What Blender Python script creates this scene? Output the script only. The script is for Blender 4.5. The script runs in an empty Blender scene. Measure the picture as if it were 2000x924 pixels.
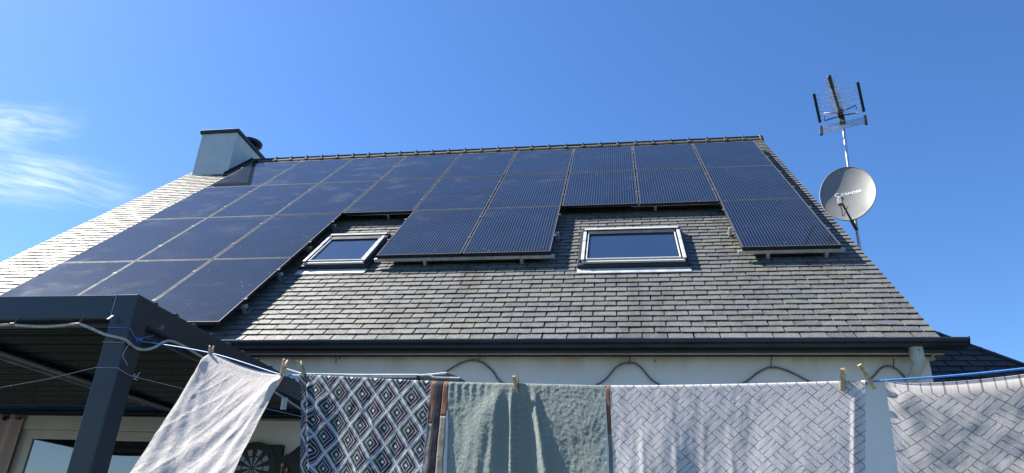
import bpy, bmesh, math, random
from mathutils import Vector, Matrix, noise, Quaternion
random.seed(7)
S = bpy.context.scene
COL = S.collection
# ------------------------------------------------------------------ camera
CAM = Vector((2.2887, -10.6863, 1.5936))
CR = Matrix(((0.9881445, 0.0259322, 0.1513208), (0.1483479, -0.4151171, -0.8975916), (0.0395393, 0.9093983, -0.4140426)))
FPX = 1374.14
cd = bpy.data.cameras.new('camera'); cam = bpy.data.objects.new('camera', cd); COL.objects.link(cam)
cam.matrix_world = Matrix.Translation(CAM) @ CR.to_4x4()
cd.sensor_width = 36.0; cd.lens = 36.0 * FPX / 2000.0; cd.clip_start = 0.05; cd.clip_end = 60000
S.camera = cam
# ------------------------------------------------------------------ sky and sun
SUN = Vector((-0.634, 0.137, 0.761)).normalized()
w = bpy.data.worlds.new('World'); S.world = w; w.use_nodes = True
nt = w.node_tree; nt.nodes.clear()
sky = nt.nodes.new('ShaderNodeTexSky'); sky.sky_type = 'NISHITA'; sky.sun_disc = False
sky.sun_elevation = math.asin(SUN.z); sky.sun_rotation = math.atan2(SUN.x, SUN.y)
sky.altitude = 50; sky.air_density = 1.0; sky.dust_density = 0.35; sky.ozone_density = 1.7
hs = nt.nodes.new('ShaderNodeHueSaturation'); hs.inputs['Saturation'].default_value = 1.18
bg = nt.nodes.new('ShaderNodeBackground'); bg.inputs['Strength'].default_value = 0.060
wo = nt.nodes.new('ShaderNodeOutputWorld')
tn = nt.nodes.new('ShaderNodeMix'); tn.data_type = 'RGBA'; tn.blend_type = 'MULTIPLY'; tn.inputs[0].default_value = 1.0; tn.inputs[7].default_value = (0.88, 1.06, 1.32, 1)
nt.links.new(sky.outputs[0], hs.inputs['Color']); nt.links.new(hs.outputs[0], tn.inputs[6]); nt.links.new(tn.outputs[2], bg.inputs[0]); nt.links.new(bg.outputs[0], wo.inputs[0])
ld = bpy.data.lights.new('sun', 'SUN'); ld.energy = 5.0; ld.angle = math.radians(0.53); ld.color = (1.0, 0.945, 0.84)
lo = bpy.data.objects.new('sun', ld); COL.objects.link(lo); lo.rotation_euler = SUN.to_track_quat('Z', 'Y').to_euler()
S.view_settings.view_transform = 'Standard'; S.view_settings.look = 'None'; S.view_settings.gamma = 1.0
S.view_settings.exposure = 1.4
S.render.engine = 'CYCLES'
S.cycles.max_bounces = 8; S.cycles.transparent_max_bounces = 12

# ------------------------------------------------------------------ geometry helpers
def ray(x, y): return (CR @ Vector(((x - 1000) / FPX, -(y - 462) / FPX, -1)))
def at_y(x, y, Y): d = ray(x, y); return CAM + d * ((Y - CAM.y) / d.y)
def at_x(x, y, X): d = ray(x, y); return CAM + d * ((X - CAM.x) / d.x)
def at_z(x, y, Z): d = ray(x, y); return CAM + d * ((Z - CAM.z) / d.z)
def dep(x, y, z): return CAM + ray(x, y) * z

SL = 0.781806                                  # roof pitch, 44.8 degrees
cS, sS = math.cos(SL), math.sin(SL)
EX = Vector((1, 0, 0)); ED = Vector((0, -cS, -sS)); EN = Vector((0, -sS, cS))
O0 = Vector((0, 0, 8.2))
def RP(x, d, h=0.0): return O0 + EX * x + ED * d + EN * h
ROOFM = Matrix((EX, -ED, EN)).transposed().to_4x4()   # local x right, y up the slope, z out of the slope
def roofmat(x, d, h=0.0, rz=0.0): return Matrix.Translation(RP(x, d, h)) @ ROOFM @ Matrix.Rotation(rz, 4, 'Z')

def link(name, me, parent=None, mat=None, M=None):
    o = bpy.data.objects.new(name, me); COL.objects.link(o)
    if mat is not None and me is not None and not me.materials:
        for m in (mat if isinstance(mat, (list, tuple)) else [mat]): me.materials.append(m)
    if parent is not None: o.parent = parent
    if M is not None: o.matrix_local = M
    return o
def empty(name, M=None, parent=None):
    o = bpy.data.objects.new(name, None); COL.objects.link(o); o.empty_display_size = 0.1
    if parent: o.parent = parent
    if M is not None: o.matrix_local = M
    return o
def tag(o, label=None, cat=None, group=None, kind=None):
    if label: o['label'] = label
    if cat: o['category'] = cat
    if group: o['group'] = group
    if kind: o['kind'] = kind
    return o
class MB:
    def __init__(s): s.v = []; s.f = []; s.m = []; s.col = []; s.smooth = []
    def add(s, vs, fs, mi=0, sm=False, M=None, col=None):
        b = len(s.v)
        s.v += [tuple(M @ Vector(v)) if M else tuple(v) for v in vs]
        for f in fs: s.f.append(tuple(b + i for i in f)); s.m.append(mi); s.smooth.append(sm); s.col.append(col if col is not None else 0.0)
        return s
    def box(s, x0, x1, y0, y1, z0, z1, mi=0, M=None, bev=0.0, col=None):
        if bev:
            b = bev
            vs = []; 
            bm = bmesh.new(); bmesh.ops.create_cube(bm, size=1)
            for v in bm.verts: v.co = Vector(((x0 + x1) / 2 + v.co.x * (x1 - x0), (y0 + y1) / 2 + v.co.y * (y1 - y0), (z0 + z1) / 2 + v.co.z * (z1 - z0)))
            bmesh.ops.bevel(bm, geom=list(bm.edges), offset=b, segments=2, affect='EDGES', profile=0.5)
            bm.verts.index_update()
            s.add([v.co.copy() for v in bm.verts], [[v.index for v in f.verts] for f in bm.faces], mi, False, M, col); bm.free(); return s
        vs = [(x0, y0, z0), (x1, y0, z0), (x1, y1, z0), (x0, y1, z0), (x0, y0, z1), (x1, y0, z1), (x1, y1, z1), (x0, y1, z1)]
        return s.add(vs, [(0, 3, 2, 1), (4, 5, 6, 7), (0, 1, 5, 4), (1, 2, 6, 5), (2, 3, 7, 6), (3, 0, 4, 7)], mi, False, M, col)
    def bar(s, a, b, wx, wz, mi=0, up=(0, 0, 1), bev=0.0):
        a = Vector(a); b = Vector(b); d = b - a; L = d.length; d.normalize(); u = Vector(up)
        r = d.cross(u); r.normalize(); u2 = r.cross(d)
        M = Matrix((r, d, u2)).transposed().to_4x4(); M.translation = a
        return s.box(-wx / 2, wx / 2, 0, L, -wz / 2, wz / 2, mi, M, bev)
    def tube(s, pts, r, n=8, mi=0, cap=True):
        pts = [Vector(p) for p in pts]; k = len(pts); b = len(s.v)
        rr = r if isinstance(r, (list, tuple)) else [r] * k
        nprev = None; vs = []
        for i in range(k):
            t = (pts[min(i + 1, k - 1)] - pts[max(i - 1, 0)]).normalized()
            if nprev is None:
                nprev = t.orthogonal().normalized()
            nrm = (nprev - t * nprev.dot(t)); nrm.normalize(); nprev = nrm; bn = t.cross(nrm)
            for j in range(n):
                a = 2 * math.pi * j / n
                vs.append(pts[i] + (nrm * math.cos(a) + bn * math.sin(a)) * rr[i])
        fs = []
        for i in range(k - 1):
            for j in range(n): fs.append((i * n + j, i * n + (j + 1) % n, (i + 1) * n + (j + 1) % n, (i + 1) * n + j))
        s.add(vs, fs, mi, True)
        if cap: s.add(vs[:n], [tuple(range(n - 1, -1, -1))], mi); s.add(vs[-n:], [tuple(range(n))], mi)
        return s
    def prism(s, prof, a, b, axis='x', mi=0, sm=False):
        """profile of (p,q) swept between a and b along an axis"""
        n = len(prof)
        if axis == 'x': f = lambda t, p, q: (t, p, q)
        elif axis == 'y': f = lambda t, p, q: (p, t, q)
        else: f = lambda t, p, q: (p, q, t)
        vs = [f(a, *p) for p in prof] + [f(b, *p) for p in prof]
        s.add(vs, [(i, (i + 1) % n, n + (i + 1) % n, n + i) for i in range(n)], mi, sm)
        s.add(vs[:n], [tuple(range(n - 1, -1, -1))], mi); s.add(vs[n:], [tuple(range(n))], mi)
        return s
    def mesh(s, name):
        me = bpy.data.meshes.new(name); me.from_pydata(s.v, [], s.f)
        me.polygons.foreach_set('material_index', s.m); me.polygons.foreach_set('use_smooth', s.smooth)
        if any(c != 0.0 for c in s.col):
            at = me.attributes.new('rnd', 'FLOAT', 'FACE'); at.data.foreach_set('value', s.col)
        bm = bmesh.new(); bm.from_mesh(me); bmesh.ops.recalc_face_normals(bm, faces=bm.faces); bm.to_mesh(me); bm.free()
        return me
    def build(s, name, mat=None, parent=None, M=None): return link(name, s.mesh(name), parent, mat, M)
def spline(pts, n=8):
    pts = [Vector(p) for p in pts]; out = []
    P = [pts[0] * 2 - pts[1]] + pts + [pts[-1] * 2 - pts[-2]]
    for i in range(1, len(P) - 2):
        for k in range(n):
            t = k / n; a, b, c, d = P[i - 1], P[i], P[i + 1], P[i + 2]
            out.append(0.5 * ((2 * b) + (c - a) * t + (2 * a - 5 * b + 4 * c - d) * t * t + (3 * b - a - 3 * c + d) * t ** 3))
    out.append(pts[-1]); return out

# ------------------------------------------------------------------ materials
class NT:
    def __init__(s, name):
        s.m = bpy.data.materials.new(name); s.m.use_nodes = True; s.t = s.m.node_tree; s.t.nodes.clear()
        s.out = s.n('ShaderNodeOutputMaterial')
    def n(s, typ, **kw):
        nd = s.t.nodes.new(typ)
        for k, v in kw.items(): setattr(nd, k, v)
        return nd
    def put(s, sock, v):
        if isinstance(v, bpy.types.NodeSocket): s.t.links.new(v, sock)
        elif v is not None:
            if isinstance(v, (tuple, list)) and len(v) == 3 and sock.type == 'RGBA': v = (*v, 1)
            sock.default_value = v
    def math(s, op, a, b=None, c=None, clamp=False):
        nd = s.n('ShaderNodeMath', operation=op, use_clamp=clamp); s.put(nd.inputs[0], a)
        if b is not None: s.put(nd.inputs[1], b)
        if c is not None: s.put(nd.inputs[2], c)
        return nd.outputs[0]
    def pos(s): return s.n('ShaderNodeNewGeometry').outputs['Position']
    def obj(s): return s.n('ShaderNodeTexCoord').outputs['Object']
    def uv(s): return s.n('ShaderNodeTexCoord').outputs['UV']
    def map(s, vec, scale=(1, 1, 1), loc=(0, 0, 0), rot=(0, 0, 0)):
        nd = s.n('ShaderNodeMapping'); s.put(nd.inputs['Vector'], vec); nd.inputs['Scale'].default_value = scale
        nd.inputs['Location'].default_value = loc; nd.inputs['Rotation'].default_value = rot; return nd.outputs[0]
    def noise(s, vec, scale, det=3, rough=0.55, dist=0.0):
        nd = s.n('ShaderNodeTexNoise'); s.put(nd.inputs['Vector'], vec); nd.inputs['Scale'].default_value = scale
        nd.inputs['Detail'].default_value = det; nd.inputs['Roughness'].default_value = rough; nd.inputs['Distortion'].default_value = dist
        return nd.outputs['Fac']
    def ramp(s, f, a, b, lo=0.0, hi=1.0):
        nd = s.n('ShaderNodeMapRange'); nd.interpolation_type = 'SMOOTHSTEP'; s.put(nd.inputs[0], f)
        nd.inputs[1].default_value = a; nd.inputs[2].default_value = b; nd.inputs[3].default_value = lo; nd.inputs[4].default_value = hi
        return nd.outputs[0]
    def mix(s, f, a, b, mode='MIX'):
        nd = s.n('ShaderNodeMix', data_type='RGBA', blend_type=mode); s.put(nd.inputs[0], f); s.put(nd.inputs[6], a); s.put(nd.inputs[7], b)
        return nd.outputs[2]
    def sep(s, v):
        nd = s.n('ShaderNodeSeparateXYZ'); s.put(nd.inputs[0], v); return nd.outputs
    def bump(s, h, strength=0.3, dist=0.01, normal=None):
        nd = s.n('ShaderNodeBump'); s.put(nd.inputs['Height'], h); nd.inputs['Strength'].default_value = strength; nd.inputs['Distance'].default_value = dist
        if normal is not None: s.put(nd.inputs['Normal'], normal)
        return nd.outputs[0]
    def bsdf(s, base, rough=0.5, metal=0.0, spec=0.5, normal=None, coat=0.0, **kw):
        nd = s.n('ShaderNodeBsdfPrincipled'); s.put(nd.inputs['Base Color'], base); s.put(nd.inputs['Roughness'], rough)
        s.put(nd.inputs['Metallic'], metal); s.put(nd.inputs['Specular IOR Level'], spec); s.put(nd.inputs['Coat Weight'], coat)
        if normal is not None: s.put(nd.inputs['Normal'], normal)
        for k, v in kw.items(): s.put(nd.inputs[k.replace('_', ' ')], v)
        return nd.outputs[0]
    def done(s, sh): s.t.links.new(sh, s.out.inputs[0]); return s.m

def simple(name, col, rough=0.5, metal=0.0, var=0.12, scale=6.0, bumpk=0.0, bscale=200, spec=0.5, dirt=None):
    t = NT(name); p = t.pos()
    f = t.noise(p, scale, 4, 0.6)
    dark = tuple(c * (1 - var) for c in col); lite = tuple(min(1, c * (1 + var)) for c in col)
    c = t.mix(t.ramp(f, 0.3, 0.7), dark, lite)
    if dirt:
        g = t.noise(t.map(p, (1, 1, 0.25)), scale * 2.3, 5, 0.65)
        c = t.mix(t.ramp(g, 0.5, 0.8, 0, dirt[1]), c, dirt[0])
    n = t.bump(t.noise(p, bscale, 3), bumpk, 0.003) if bumpk else None
    r = t.ramp(f, 0.2, 0.8, max(0.02, rough - 0.06), min(1, rough + 0.08))
    return t.done(t.bsdf(c, r, metal, spec, n))

def slate_mat(name, per_object, dark=False):
    t = NT(name); p = t.pos()
    if per_object: rnd = t.n('ShaderNodeObjectInfo').outputs['Random']
    else: rnd = t.n('ShaderNodeAttribute', attribute_name='rnd').outputs['Fac']
    r2 = t.math('FRACT', t.math('MULTIPLY', rnd, 17.31)); r3 = t.math('FRACT', t.math('MULTIPLY', rnd, 53.7))
    base = t.mix(rnd, (0.128, 0.131, 0.129), (0.195, 0.196, 0.186))
    base = t.mix(t.ramp(r2, 0.80, 1.0, 0, 0.55), base, (0.12, 0.135, 0.165))
    base = t.mix(t.ramp(r3, 0.84, 1.0, 0, 0.5), base, (0.20, 0.185, 0.125))
    # mottling, weather streaks that run down the slope, lichen
    sp = t.sep(p); 
    fine = t.noise(t.map(p, (1.6, 1, 1)), 38, 5, 0.7)
    base = t.mix(t.ramp(fine, 0.32, 0.72), t.mix(1.0, base, (0.60, 0.60, 0.60), 'MULTIPLY'), base)
    streak = t.noise(t.map(p, (1.0, 0.18, 0.18)), 2.6, 4, 0.62)
    base = t.mix(t.ramp(streak, 0.50, 0.72, 0, 0.72), base, (0.062, 0.054, 0.050))
    blot = t.noise(p, 7.0, 5, 0.65)
    base = t.mix(t.ramp(blot, 0.50, 0.72, 0, 0.55), base, (0.055, 0.048, 0.045))
    lich = t.math('MULTIPLY', t.ramp(t.noise(t.map(p, (1, 1, 1), (3, 7, 1)), 2.1, 4), 0.52, 0.70), t.ramp(t.noise(p, 21, 4, 0.7), 0.46, 0.62))
    base = t.mix(t.math('MULTIPLY', lich, 0.42), base, (0.25, 0.235, 0.10))
    speck = t.ramp(t.noise(t.map(p, (0.6, 1.6, 1.6)), 95, 3, 0.65), 0.60, 0.72, 0, 0.55)
    base = t.mix(speck, base, (0.33, 0.34, 0.31))
    layer = t.noise(t.map(p, (0.5, 2.2, 2.2)), 55, 6, 0.72)
    nb = t.bump(layer, 0.40, 0.004, t.bump(t.noise(p, 9, 2), 0.35, 0.02))
    if dark: base = t.mix(1.0, base, (0.36, 0.35, 0.36), 'MULTIPLY')  # shade of the main house painted into the slate colour
    rough = t.math('ADD', t.ramp(fine, 0.3, 0.7, 0.47, 0.62), t.math('MULTIPLY', r2, 0.08))
    return t.done(t.bsdf(base, rough, 0, 0.34, nb))
M_slate = slate_mat('slate', False); M_slate_o = slate_mat('slate_piece', True)
M_slate_d = slate_mat('slate_shaded', False, True); M_slate_shade_o = slate_mat('slate_shaded_piece', True, True)  # same slate for the extension, with shade put into its colour
M_deck = simple('roof_deck', (0.03, 0.03, 0.032), 0.9)
M_alu = simple('aluminium', (0.55, 0.56, 0.56), 0.38, 0.85, 0.15, 12, 0.1, dirt=((0.16, 0.16, 0.13), 0.6))
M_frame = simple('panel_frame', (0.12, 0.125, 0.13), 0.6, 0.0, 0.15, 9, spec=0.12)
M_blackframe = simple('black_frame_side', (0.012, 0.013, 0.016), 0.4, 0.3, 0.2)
M_anth = simple('anthracite_gutter', (0.024, 0.028, 0.036), 0.38, 0.0, 0.2, 3, dirt=((0.06, 0.062, 0.06), 0.45))
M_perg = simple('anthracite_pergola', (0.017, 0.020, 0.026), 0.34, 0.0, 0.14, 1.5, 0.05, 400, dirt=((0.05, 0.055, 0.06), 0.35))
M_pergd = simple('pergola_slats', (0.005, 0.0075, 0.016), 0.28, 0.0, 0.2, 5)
M_white = simple('white_lacquer', (0.50, 0.505, 0.49), 0.4, 0.0, 0.06, 8, dirt=((0.27, 0.27, 0.25), 0.35))
M_greyl = simple('grey_lacquer', (0.34, 0.36, 0.37), 0.30, 0.4, 0.06, 8)
M_dark = simple('dark_trim', (0.02, 0.022, 0.026), 0.45, 0.0, 0.2)
M_ridge = simple('fibre_cement_ridge', (0.14, 0.12, 0.10), 0.8, 0, 0.35, 14, 0.5, 90, dirt=((0.22, 0.21, 0.17), 0.6))
M_pvc = simple('cream_pvc', (0.60, 0.55, 0.45), 0.5, 0, 0.08, 4, dirt=((0.36, 0.30, 0.21), 0.5))
M_pipe = simple('weathered_downpipe', (0.44, 0.45, 0.40), 0.45, 0, 0.14, 10, dirt=((0.17, 0.16, 0.07), 0.8))
M_lead = simple('lead_flashing', (0.48, 0.49, 0.47), 0.5, 0.2, 0.15, 10, 0.3, 60)
M_black = simple('black_plastic', (0.012, 0.012, 0.014), 0.4)
M_dartgrey = simple('dart_light', (0.30, 0.33, 0.36), 0.6, 0, 0.12, 30)
M_pink = simple('pink_flight', (0.62, 0.24, 0.20), 0.45, 0, 0.2, 60)
M_rope = simple('blue_rope', (0.06, 0.22, 0.60), 0.5, 0, 0.1, 60)
M_wire = simple('thin_wire', (0.42, 0.42, 0.42), 0.4, 0.3)
M_cableb = simple('beige_cable', (0.40, 0.39, 0.32), 0.5, 0, 0.2, 25, 0.3, 100, dirt=((0.13, 0.14, 0.10), 0.6))
M_cableg = simple('grey_cable', (0.13, 0.125, 0.11), 0.6, 0, 0.25, 20)
M_wood = simple('peg_wood', (0.46, 0.34, 0.18), 0.6, 0, 0.3, 120, 0.4, 300, dirt=((0.22, 0.17, 0.10), 0.7))
M_steel = simple('galvanised_steel', (0.52, 0.53, 0.54), 0.35, 0.85, 0.15, 25)
M_antrod = simple('antenna_rod', (0.50, 0.50, 0.47), 0.4, 0.7, 0.3, 20)
M_boom = simple('mossy_boom', (0.11, 0.105, 0.055), 0.8, 0.0, 0.5, 60, 0.5, 100)
M_curt = simple('taupe_curtain', (0.42, 0.33, 0.29), 0.85, 0, 0.08, 6, 0.3, 300)
M_doorf = simple('door_frame_white', (0.50, 0.48, 0.42), 0.4, 0, 0.06, 5)
M_hook = simple('slate_hook', (0.30, 0.30, 0.29), 0.4, 0.6)
M_arm = simple('awning_arm_white', (0.70, 0.70, 0.64), 0.4, 0, 0.1, 10)
M_shade = simple('grey_awning_fabric', (0.16, 0.16, 0.165), 0.8, 0, 0.2, 12, 0.3, 250)
M_boomgrey = simple('dusty_strip', (0.16, 0.165, 0.165), 0.6, 0, 0.3, 8)
M_bark = simple('bark', (0.12, 0.09, 0.07), 0.9, 0, 0.3, 20, 0.5, 60)
M_leaf = simple('leaves', (0.09, 0.13, 0.035), 0.6, 0, 0.4, 3)

def m_wall(name, col):
    t = NT(name); p = t.pos(); z = t.sep(p)[2]
    c = t.mix(t.ramp(t.noise(p, 1.3, 5, 0.6), 0.3, 0.75), tuple(a * 0.93 for a in col), col)
    # dirt under the eaves and run marks: kept under the soffit line by world height
    st = t.noise(t.map(p, (1.0, 1.0, 0.22)), 5.0, 5, 0.65)
    band = t.ramp(z, 3.04, 3.24, 0, 1)
    f = t.math('MULTIPLY', band, t.ramp(st, 0.30, 0.72, 0.15, 0.65))
    c = t.mix(f, c, (0.44, 0.34, 0.21))
    sp = t.ramp(t.noise(p, 46, 3, 0.6), 0.69, 0.74, 0, 0.5)
    c = t.mix(t.math('MULTIPLY', sp, t.ramp(z, 2.95, 3.25, 0.15, 1)), c, (0.10, 0.07, 0.045))
    nb = t.bump(t.noise(p, 140, 4, 0.6), 0.35, 0.004)
    return t.done(t.bsdf(c, 0.85, 0, 0.3, nb))
M_wall = m_wall('white_render', (0.78, 0.755, 0.70)); M_chim = simple('chimney_render', (0.62, 0.62, 0.60), 0.7, 0, 0.05, 4, 0.2, 90, dirt=((0.40, 0.43, 0.42), 0.5))

def m_panel():
    t = NT('solar_glass'); o = t.sep(t.obj()); p = t.pos()
    x = t.math('ADD', o[0], 0.5)
    PIT = 0.995 / 30
    fx = t.math('ABSOLUTE', t.math('SUBTRACT', t.math('FRACT', t.math('DIVIDE', x, PIT)), 0.5))
    bus = t.ramp(fx, 0.04, 0.20, 1, 0)
    cx = t.math('ABSOLUTE', t.math('SUBTRACT', t.math('FRACT', t.math('DIVIDE', t.math('ADD', x, PIT / 2), PIT * 5)), 0.5))
    cy = t.math('ABSOLUTE', t.math('SUBTRACT', t.math('FRACT', t.math('DIVIDE', t.math('ADD', o[1], 0.82), 0.1645)), 0.5))
    gap = t.math('MAXIMUM', t.ramp(cx, 0.485, 0.495, 0, 1), t.ramp(cy, 0.485, 0.495, 0, 1))
    cell = t.mix(t.ramp(t.noise(t.map(p, (1, 1, 1)), 1.7, 2), 0.35, 0.65), (0.004, 0.008, 0.022), (0.006, 0.012, 0.030))
    c = t.mix(t.math('MULTIPLY', bus, 0.38), cell, (0.15, 0.18, 0.225))
    c = t.mix(t.math('MULTIPLY', gap, 0.04), c, (0.006, 0.008, 0.016))
    # dried dust patches, thicker towards the upper left of the array, and bird specks
    d1 = t.noise(t.map(p, (1.0, 1.6, 1.6)), 1.9, 5, 0.62, 0.4)
    d2 = t.noise(t.map(p, (3.0, 1.0, 1.0)), 9, 4, 0.7)
    ps = t.sep(p)
    zone = t.math('MULTIPLY', t.ramp(ps[0], 3.5, -3.0, 0.10, 0.7), t.ramp(ps[2], 5.0, 7.0, 0.25, 1))
    dust = t.math('MULTIPLY', t.math('MULTIPLY', t.ramp(d1, 0.50, 0.76), t.ramp(d2, 0.35, 0.75, 0.35, 1)), zone)
    c = t.mix(t.math('MULTIPLY', dust, 0.55), c, (0.30, 0.27, 0.21))
    film = t.ramp(t.noise(p, 0.8, 3), 0.3, 0.8, 0.004, 0.02)
    c = t.mix(film, c, (0.18, 0.22, 0.26))
    spk = t.ramp(t.noise(t.map(p, (1, 1.4, 1.4)), 33, 2, 0.5), 0.735, 0.76, 0, 0.8)
    c = t.mix(spk, c, (0.35, 0.36, 0.36))
    rg = t.math('ADD', t.ramp(d1, 0.3, 0.8, 0.05, 0.055), t.math('MULTIPLY', dust, 0.22))
    return t.done(t.bsdf(c, rg, 0, 0.20, None))
M_panel = m_panel()
def m_pane(name, tint, rough=0.02, spec=0.6, ior=2.1):
    t = NT(name); p = t.pos()
    c = t.mix(t.noise(t.map(p, (1, 0.3, 0.3)), 3, 2), tuple(a * 0.7 for a in tint), tint)
    nb = t.bump(t.noise(p, 1.4, 1), 0.05, 0.02)
    return t.done(t.bsdf(c, rough, 0, spec, nb, IOR=ior))
M_pane = m_pane('skylight_pane', (0.022, 0.040, 0.085), 0.03, 0.5)
M_dpane = m_pane('door_pane', (0.010, 0.011, 0.010), 0.01, 0.5, 2.8)

# ------------------------------------------------------------------ fabric materials (print lies in UV metres)
def fabric(t, col, nb, transl=0.3, rough=0.75):
    a = t.bsdf(col, rough, 0, 0.06, nb)
    tr = t.n('ShaderNodeBsdfTranslucent'); t.put(tr.inputs[0], col); t.put(tr.inputs[1], nb)
    mx = t.n('ShaderNodeMixShader'); mx.inputs[0].default_value = transl
    t.t.links.new(a, mx.inputs[1]); t.t.links.new(tr.outputs[0], mx.inputs[2]); return t.done(mx.outputs[0])
def crinkle(t, u, k=0.5, sc=60):
    a = t.noise(t.map(u, (1, 1, 1)), sc, 5, 0.65, 1.6)
    r = t.math('ABSOLUTE', t.math('SUBTRACT', a, 0.5))
    b = t.noise(t.map(u, (1.0, 0.35, 1)), sc * 0.4, 3, 0.6, 0.8)
    h = t.math('ADD', t.math('MULTIPLY', r, -1.6), t.math('MULTIPLY', b, 0.9))
    return t.bump(h, k, 0.006, t.bump(t.noise(u, 900, 1), 0.15, 0.0006))
def m_plain():
    t = NT('plain_beige_cotton'); u = t.uv()
    c = t.mix(t.noise(u, 3, 3), (0.60, 0.55, 0.525), (0.66, 0.61, 0.58))
    return fabric(t, c, crinkle(t, u, 0.85, 34), 0.22)
def m_diamond():
    t = NT('diamond_print_cotton'); u = t.uv(); s = t.sep(u)
    A, B = 0.128, 0.122
    x = t.math('DIVIDE', s[0], A); y = t.math('DIVIDE', s[1], B)
    p = t.math('ADD', x, y); q = t.math('SUBTRACT', x, y)
    fp = t.math('SUBTRACT', t.math('FRACT', p), 0.5); fq = t.math('SUBTRACT', t.math('FRACT', q), 0.5)
    r = t.math('MAXIMUM', t.math('ABSOLUTE', fp), t.math('ABSOLUTE', fq))
    # the nested squares sit off centre, like a stepped pyramid
    fp2 = t.math('ADD', fp, 0.05); fq2 = t.math('ADD', fq, 0.05)
    r2 = t.math('MAXIMUM', t.math('ABSOLUTE', fp2), t.math('ABSOLUTE', fq2))
    left = t.math('LESS_THAN', t.math('ADD', fp2, fq2), 0.0)
    wide = t.math('LESS_THAN', t.math('FRACT', t.math('MULTIPLY', r2, 6.0)), 0.50)
    thin = t.math('LESS_THAN', t.math('FRACT', t.math('MULTIPLY', r2, 7.0)), 0.27)
    lc = t.mix(wide, (0.016, 0.020, 0.030), (0.20, 0.25, 0.235))
    rc = t.mix(thin, (0.028, 0.025, 0.038), (0.38, 0.36, 0.39))
    c = t.mix(left, rc, lc)
    c = t.mix(t.math('LESS_THAN', r2, 0.055), c, (0.58, 0.62, 0.66))
    c = t.mix(t.math('GREATER_THAN', r, 0.452), c, (0.50, 0.53, 0.59))
    c = t.mix(t.ramp(t.noise(u, 25, 3), 0.4, 0.8, 0, 0.05), c, (0.5, 0.5, 0.5))
    return fabric(t, c, crinkle(t, u, 0.30, 40), 0.15)
def m_green():
    t = NT('sunburst_green_cotton'); u = t.uv(); s = t.sep(u)
    A, B = 0.105, 0.075
    x = t.math('DIVIDE', s[0], A); row = t.math('FLOOR', x)
    y = t.math('ADD', t.math('DIVIDE', s[1], B), t.math('MULTIPLY', row, 0.5))
    fx = t.math('SUBTRACT', t.math('FRACT', x), 0.12); fy = t.math('SUBTRACT', t.math('FRACT', y), 0.5)
    ang = t.math('ARCTAN2', t.math('MULTIPLY', fy, B), t.math('MULTIPLY', fx, A))
    ln = t.math('ABSOLUTE', t.math('SUBTRACT', t.math('FRACT', t.math('MULTIPLY', ang, 22 / 6.2832)), 0.5))
    rad = t.math('SQRT', t.math('ADD', t.math('POWER', t.math('MULTIPLY', fx, 1.3), 2.0), t.math('POWER', fy, 2.0)))
    l1 = t.math('MULTIPLY', t.ramp(ln, 0.06, 0.12, 1, 0), t.ramp(rad, 0.10, 0.2, 0, 1))
    ring = t.math('ABSOLUTE', t.math('SUBTRACT', t.math('FRACT', t.math('MULTIPLY', t.math('ADD', t.math('ABSOLUTE', fx), t.math('MULTIPLY', t.math('ABSOLUTE', fy), 0.5)), 14.0)), 0.5))
    l2 = t.math('MULTIPLY', t.ramp(ring, 0.08, 0.14, 1, 0), t.ramp(fx, 0.62, 0.66, 0, 1))
    ink = t.math('MAXIMUM', l1, l2)
    base = t.mix(t.noise(u, 6, 3), (0.30, 0.35, 0.325), (0.34, 0.39, 0.36))
    c = t.mix(t.math('MULTIPLY', ink, 0.45), base, (0.46, 0.54, 0.53))
    return fabric(t, c, crinkle(t, u, 1.0, 110), 0.25)
def m_basket(name, tint, transl):
    t = NT(name); u = t.uv(); s = t.sep(u)
    A, B = 0.080, 0.068
    x = t.math('DIVIDE', s[0], A); y = t.math('DIVIDE', s[1], B)
    p = t.math('ADD', x, y); q = t.math('SUBTRACT', x, y)
    P = t.math('FLOOR', p); Q = t.math('FLOOR', q)
    fp = t.math('FRACT', p); fq = t.math('FRACT', q)
    par = t.math('MODULO', t.math('ABSOLUTE', t.math('ADD', P, Q)), 2.0)
    isp = t.math('LESS_THAN', par, 0.5)
    inv = t.math('SUBTRACT', 1.0, isp)
    a = t.math('ADD', t.math('MULTIPLY', fp, isp), t.math('MULTIPLY', fq, inv))     # across the strokes
    b = t.math('ADD', t.math('MULTIPLY', fq, isp), t.math('MULTIPLY', fp, inv))     # along the strokes
    w1 = t.math('MULTIPLY', t.math('ABSOLUTE', t.math('SUBTRACT', b, 0.5)), 0.055)
    d1 = t.math('ABSOLUTE', t.math('SUBTRACT', t.math('ABSOLUTE', t.math('SUBTRACT', a, 0.5)), 0.14))
    inner = t.math('MULTIPLY', t.math('LESS_THAN', d1, t.math('ADD', w1, 0.012)), t.math('LESS_THAN', t.math('ABSOLUTE', t.math('SUBTRACT', b, 0.5)), 0.46))
    e = t.math('MINIMUM', t.math('MINIMUM', fp, t.math('SUBTRACT', 1.0, fp)), t.math('MINIMUM', fq, t.math('SUBTRACT', 1.0, fq)))
    w2 = t.math('MULTIPLY', t.math('ABSOLUTE', t.math('SUBTRACT', t.math('FRACT', t.math('MULTIPLY', t.math('ADD', fp, fq), 1.0)), 0.5)), 0.03)
    edge = t.math('LESS_THAN', e, t.math('ADD', w2, 0.014))
    ink = t.math('MAXIMUM', inner, edge)
    tone = t.mix(t.math('ABSOLUTE', t.math('SUBTRACT', b, 0.5)), (0.27, 0.22, 0.19), (0.10, 0.075, 0.07))
    base = t.mix(t.noise(u, 5, 3), tuple(k * 0.95 for k in tint), tint)
    c = t.mix(t.math('MULTIPLY', ink, 0.78), base, tone)
    return fabric(t, c, crinkle(t, u, 0.20, 45), transl)
M_beige = m_plain(); M_diam = m_diamond(); M_green = m_green()
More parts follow.
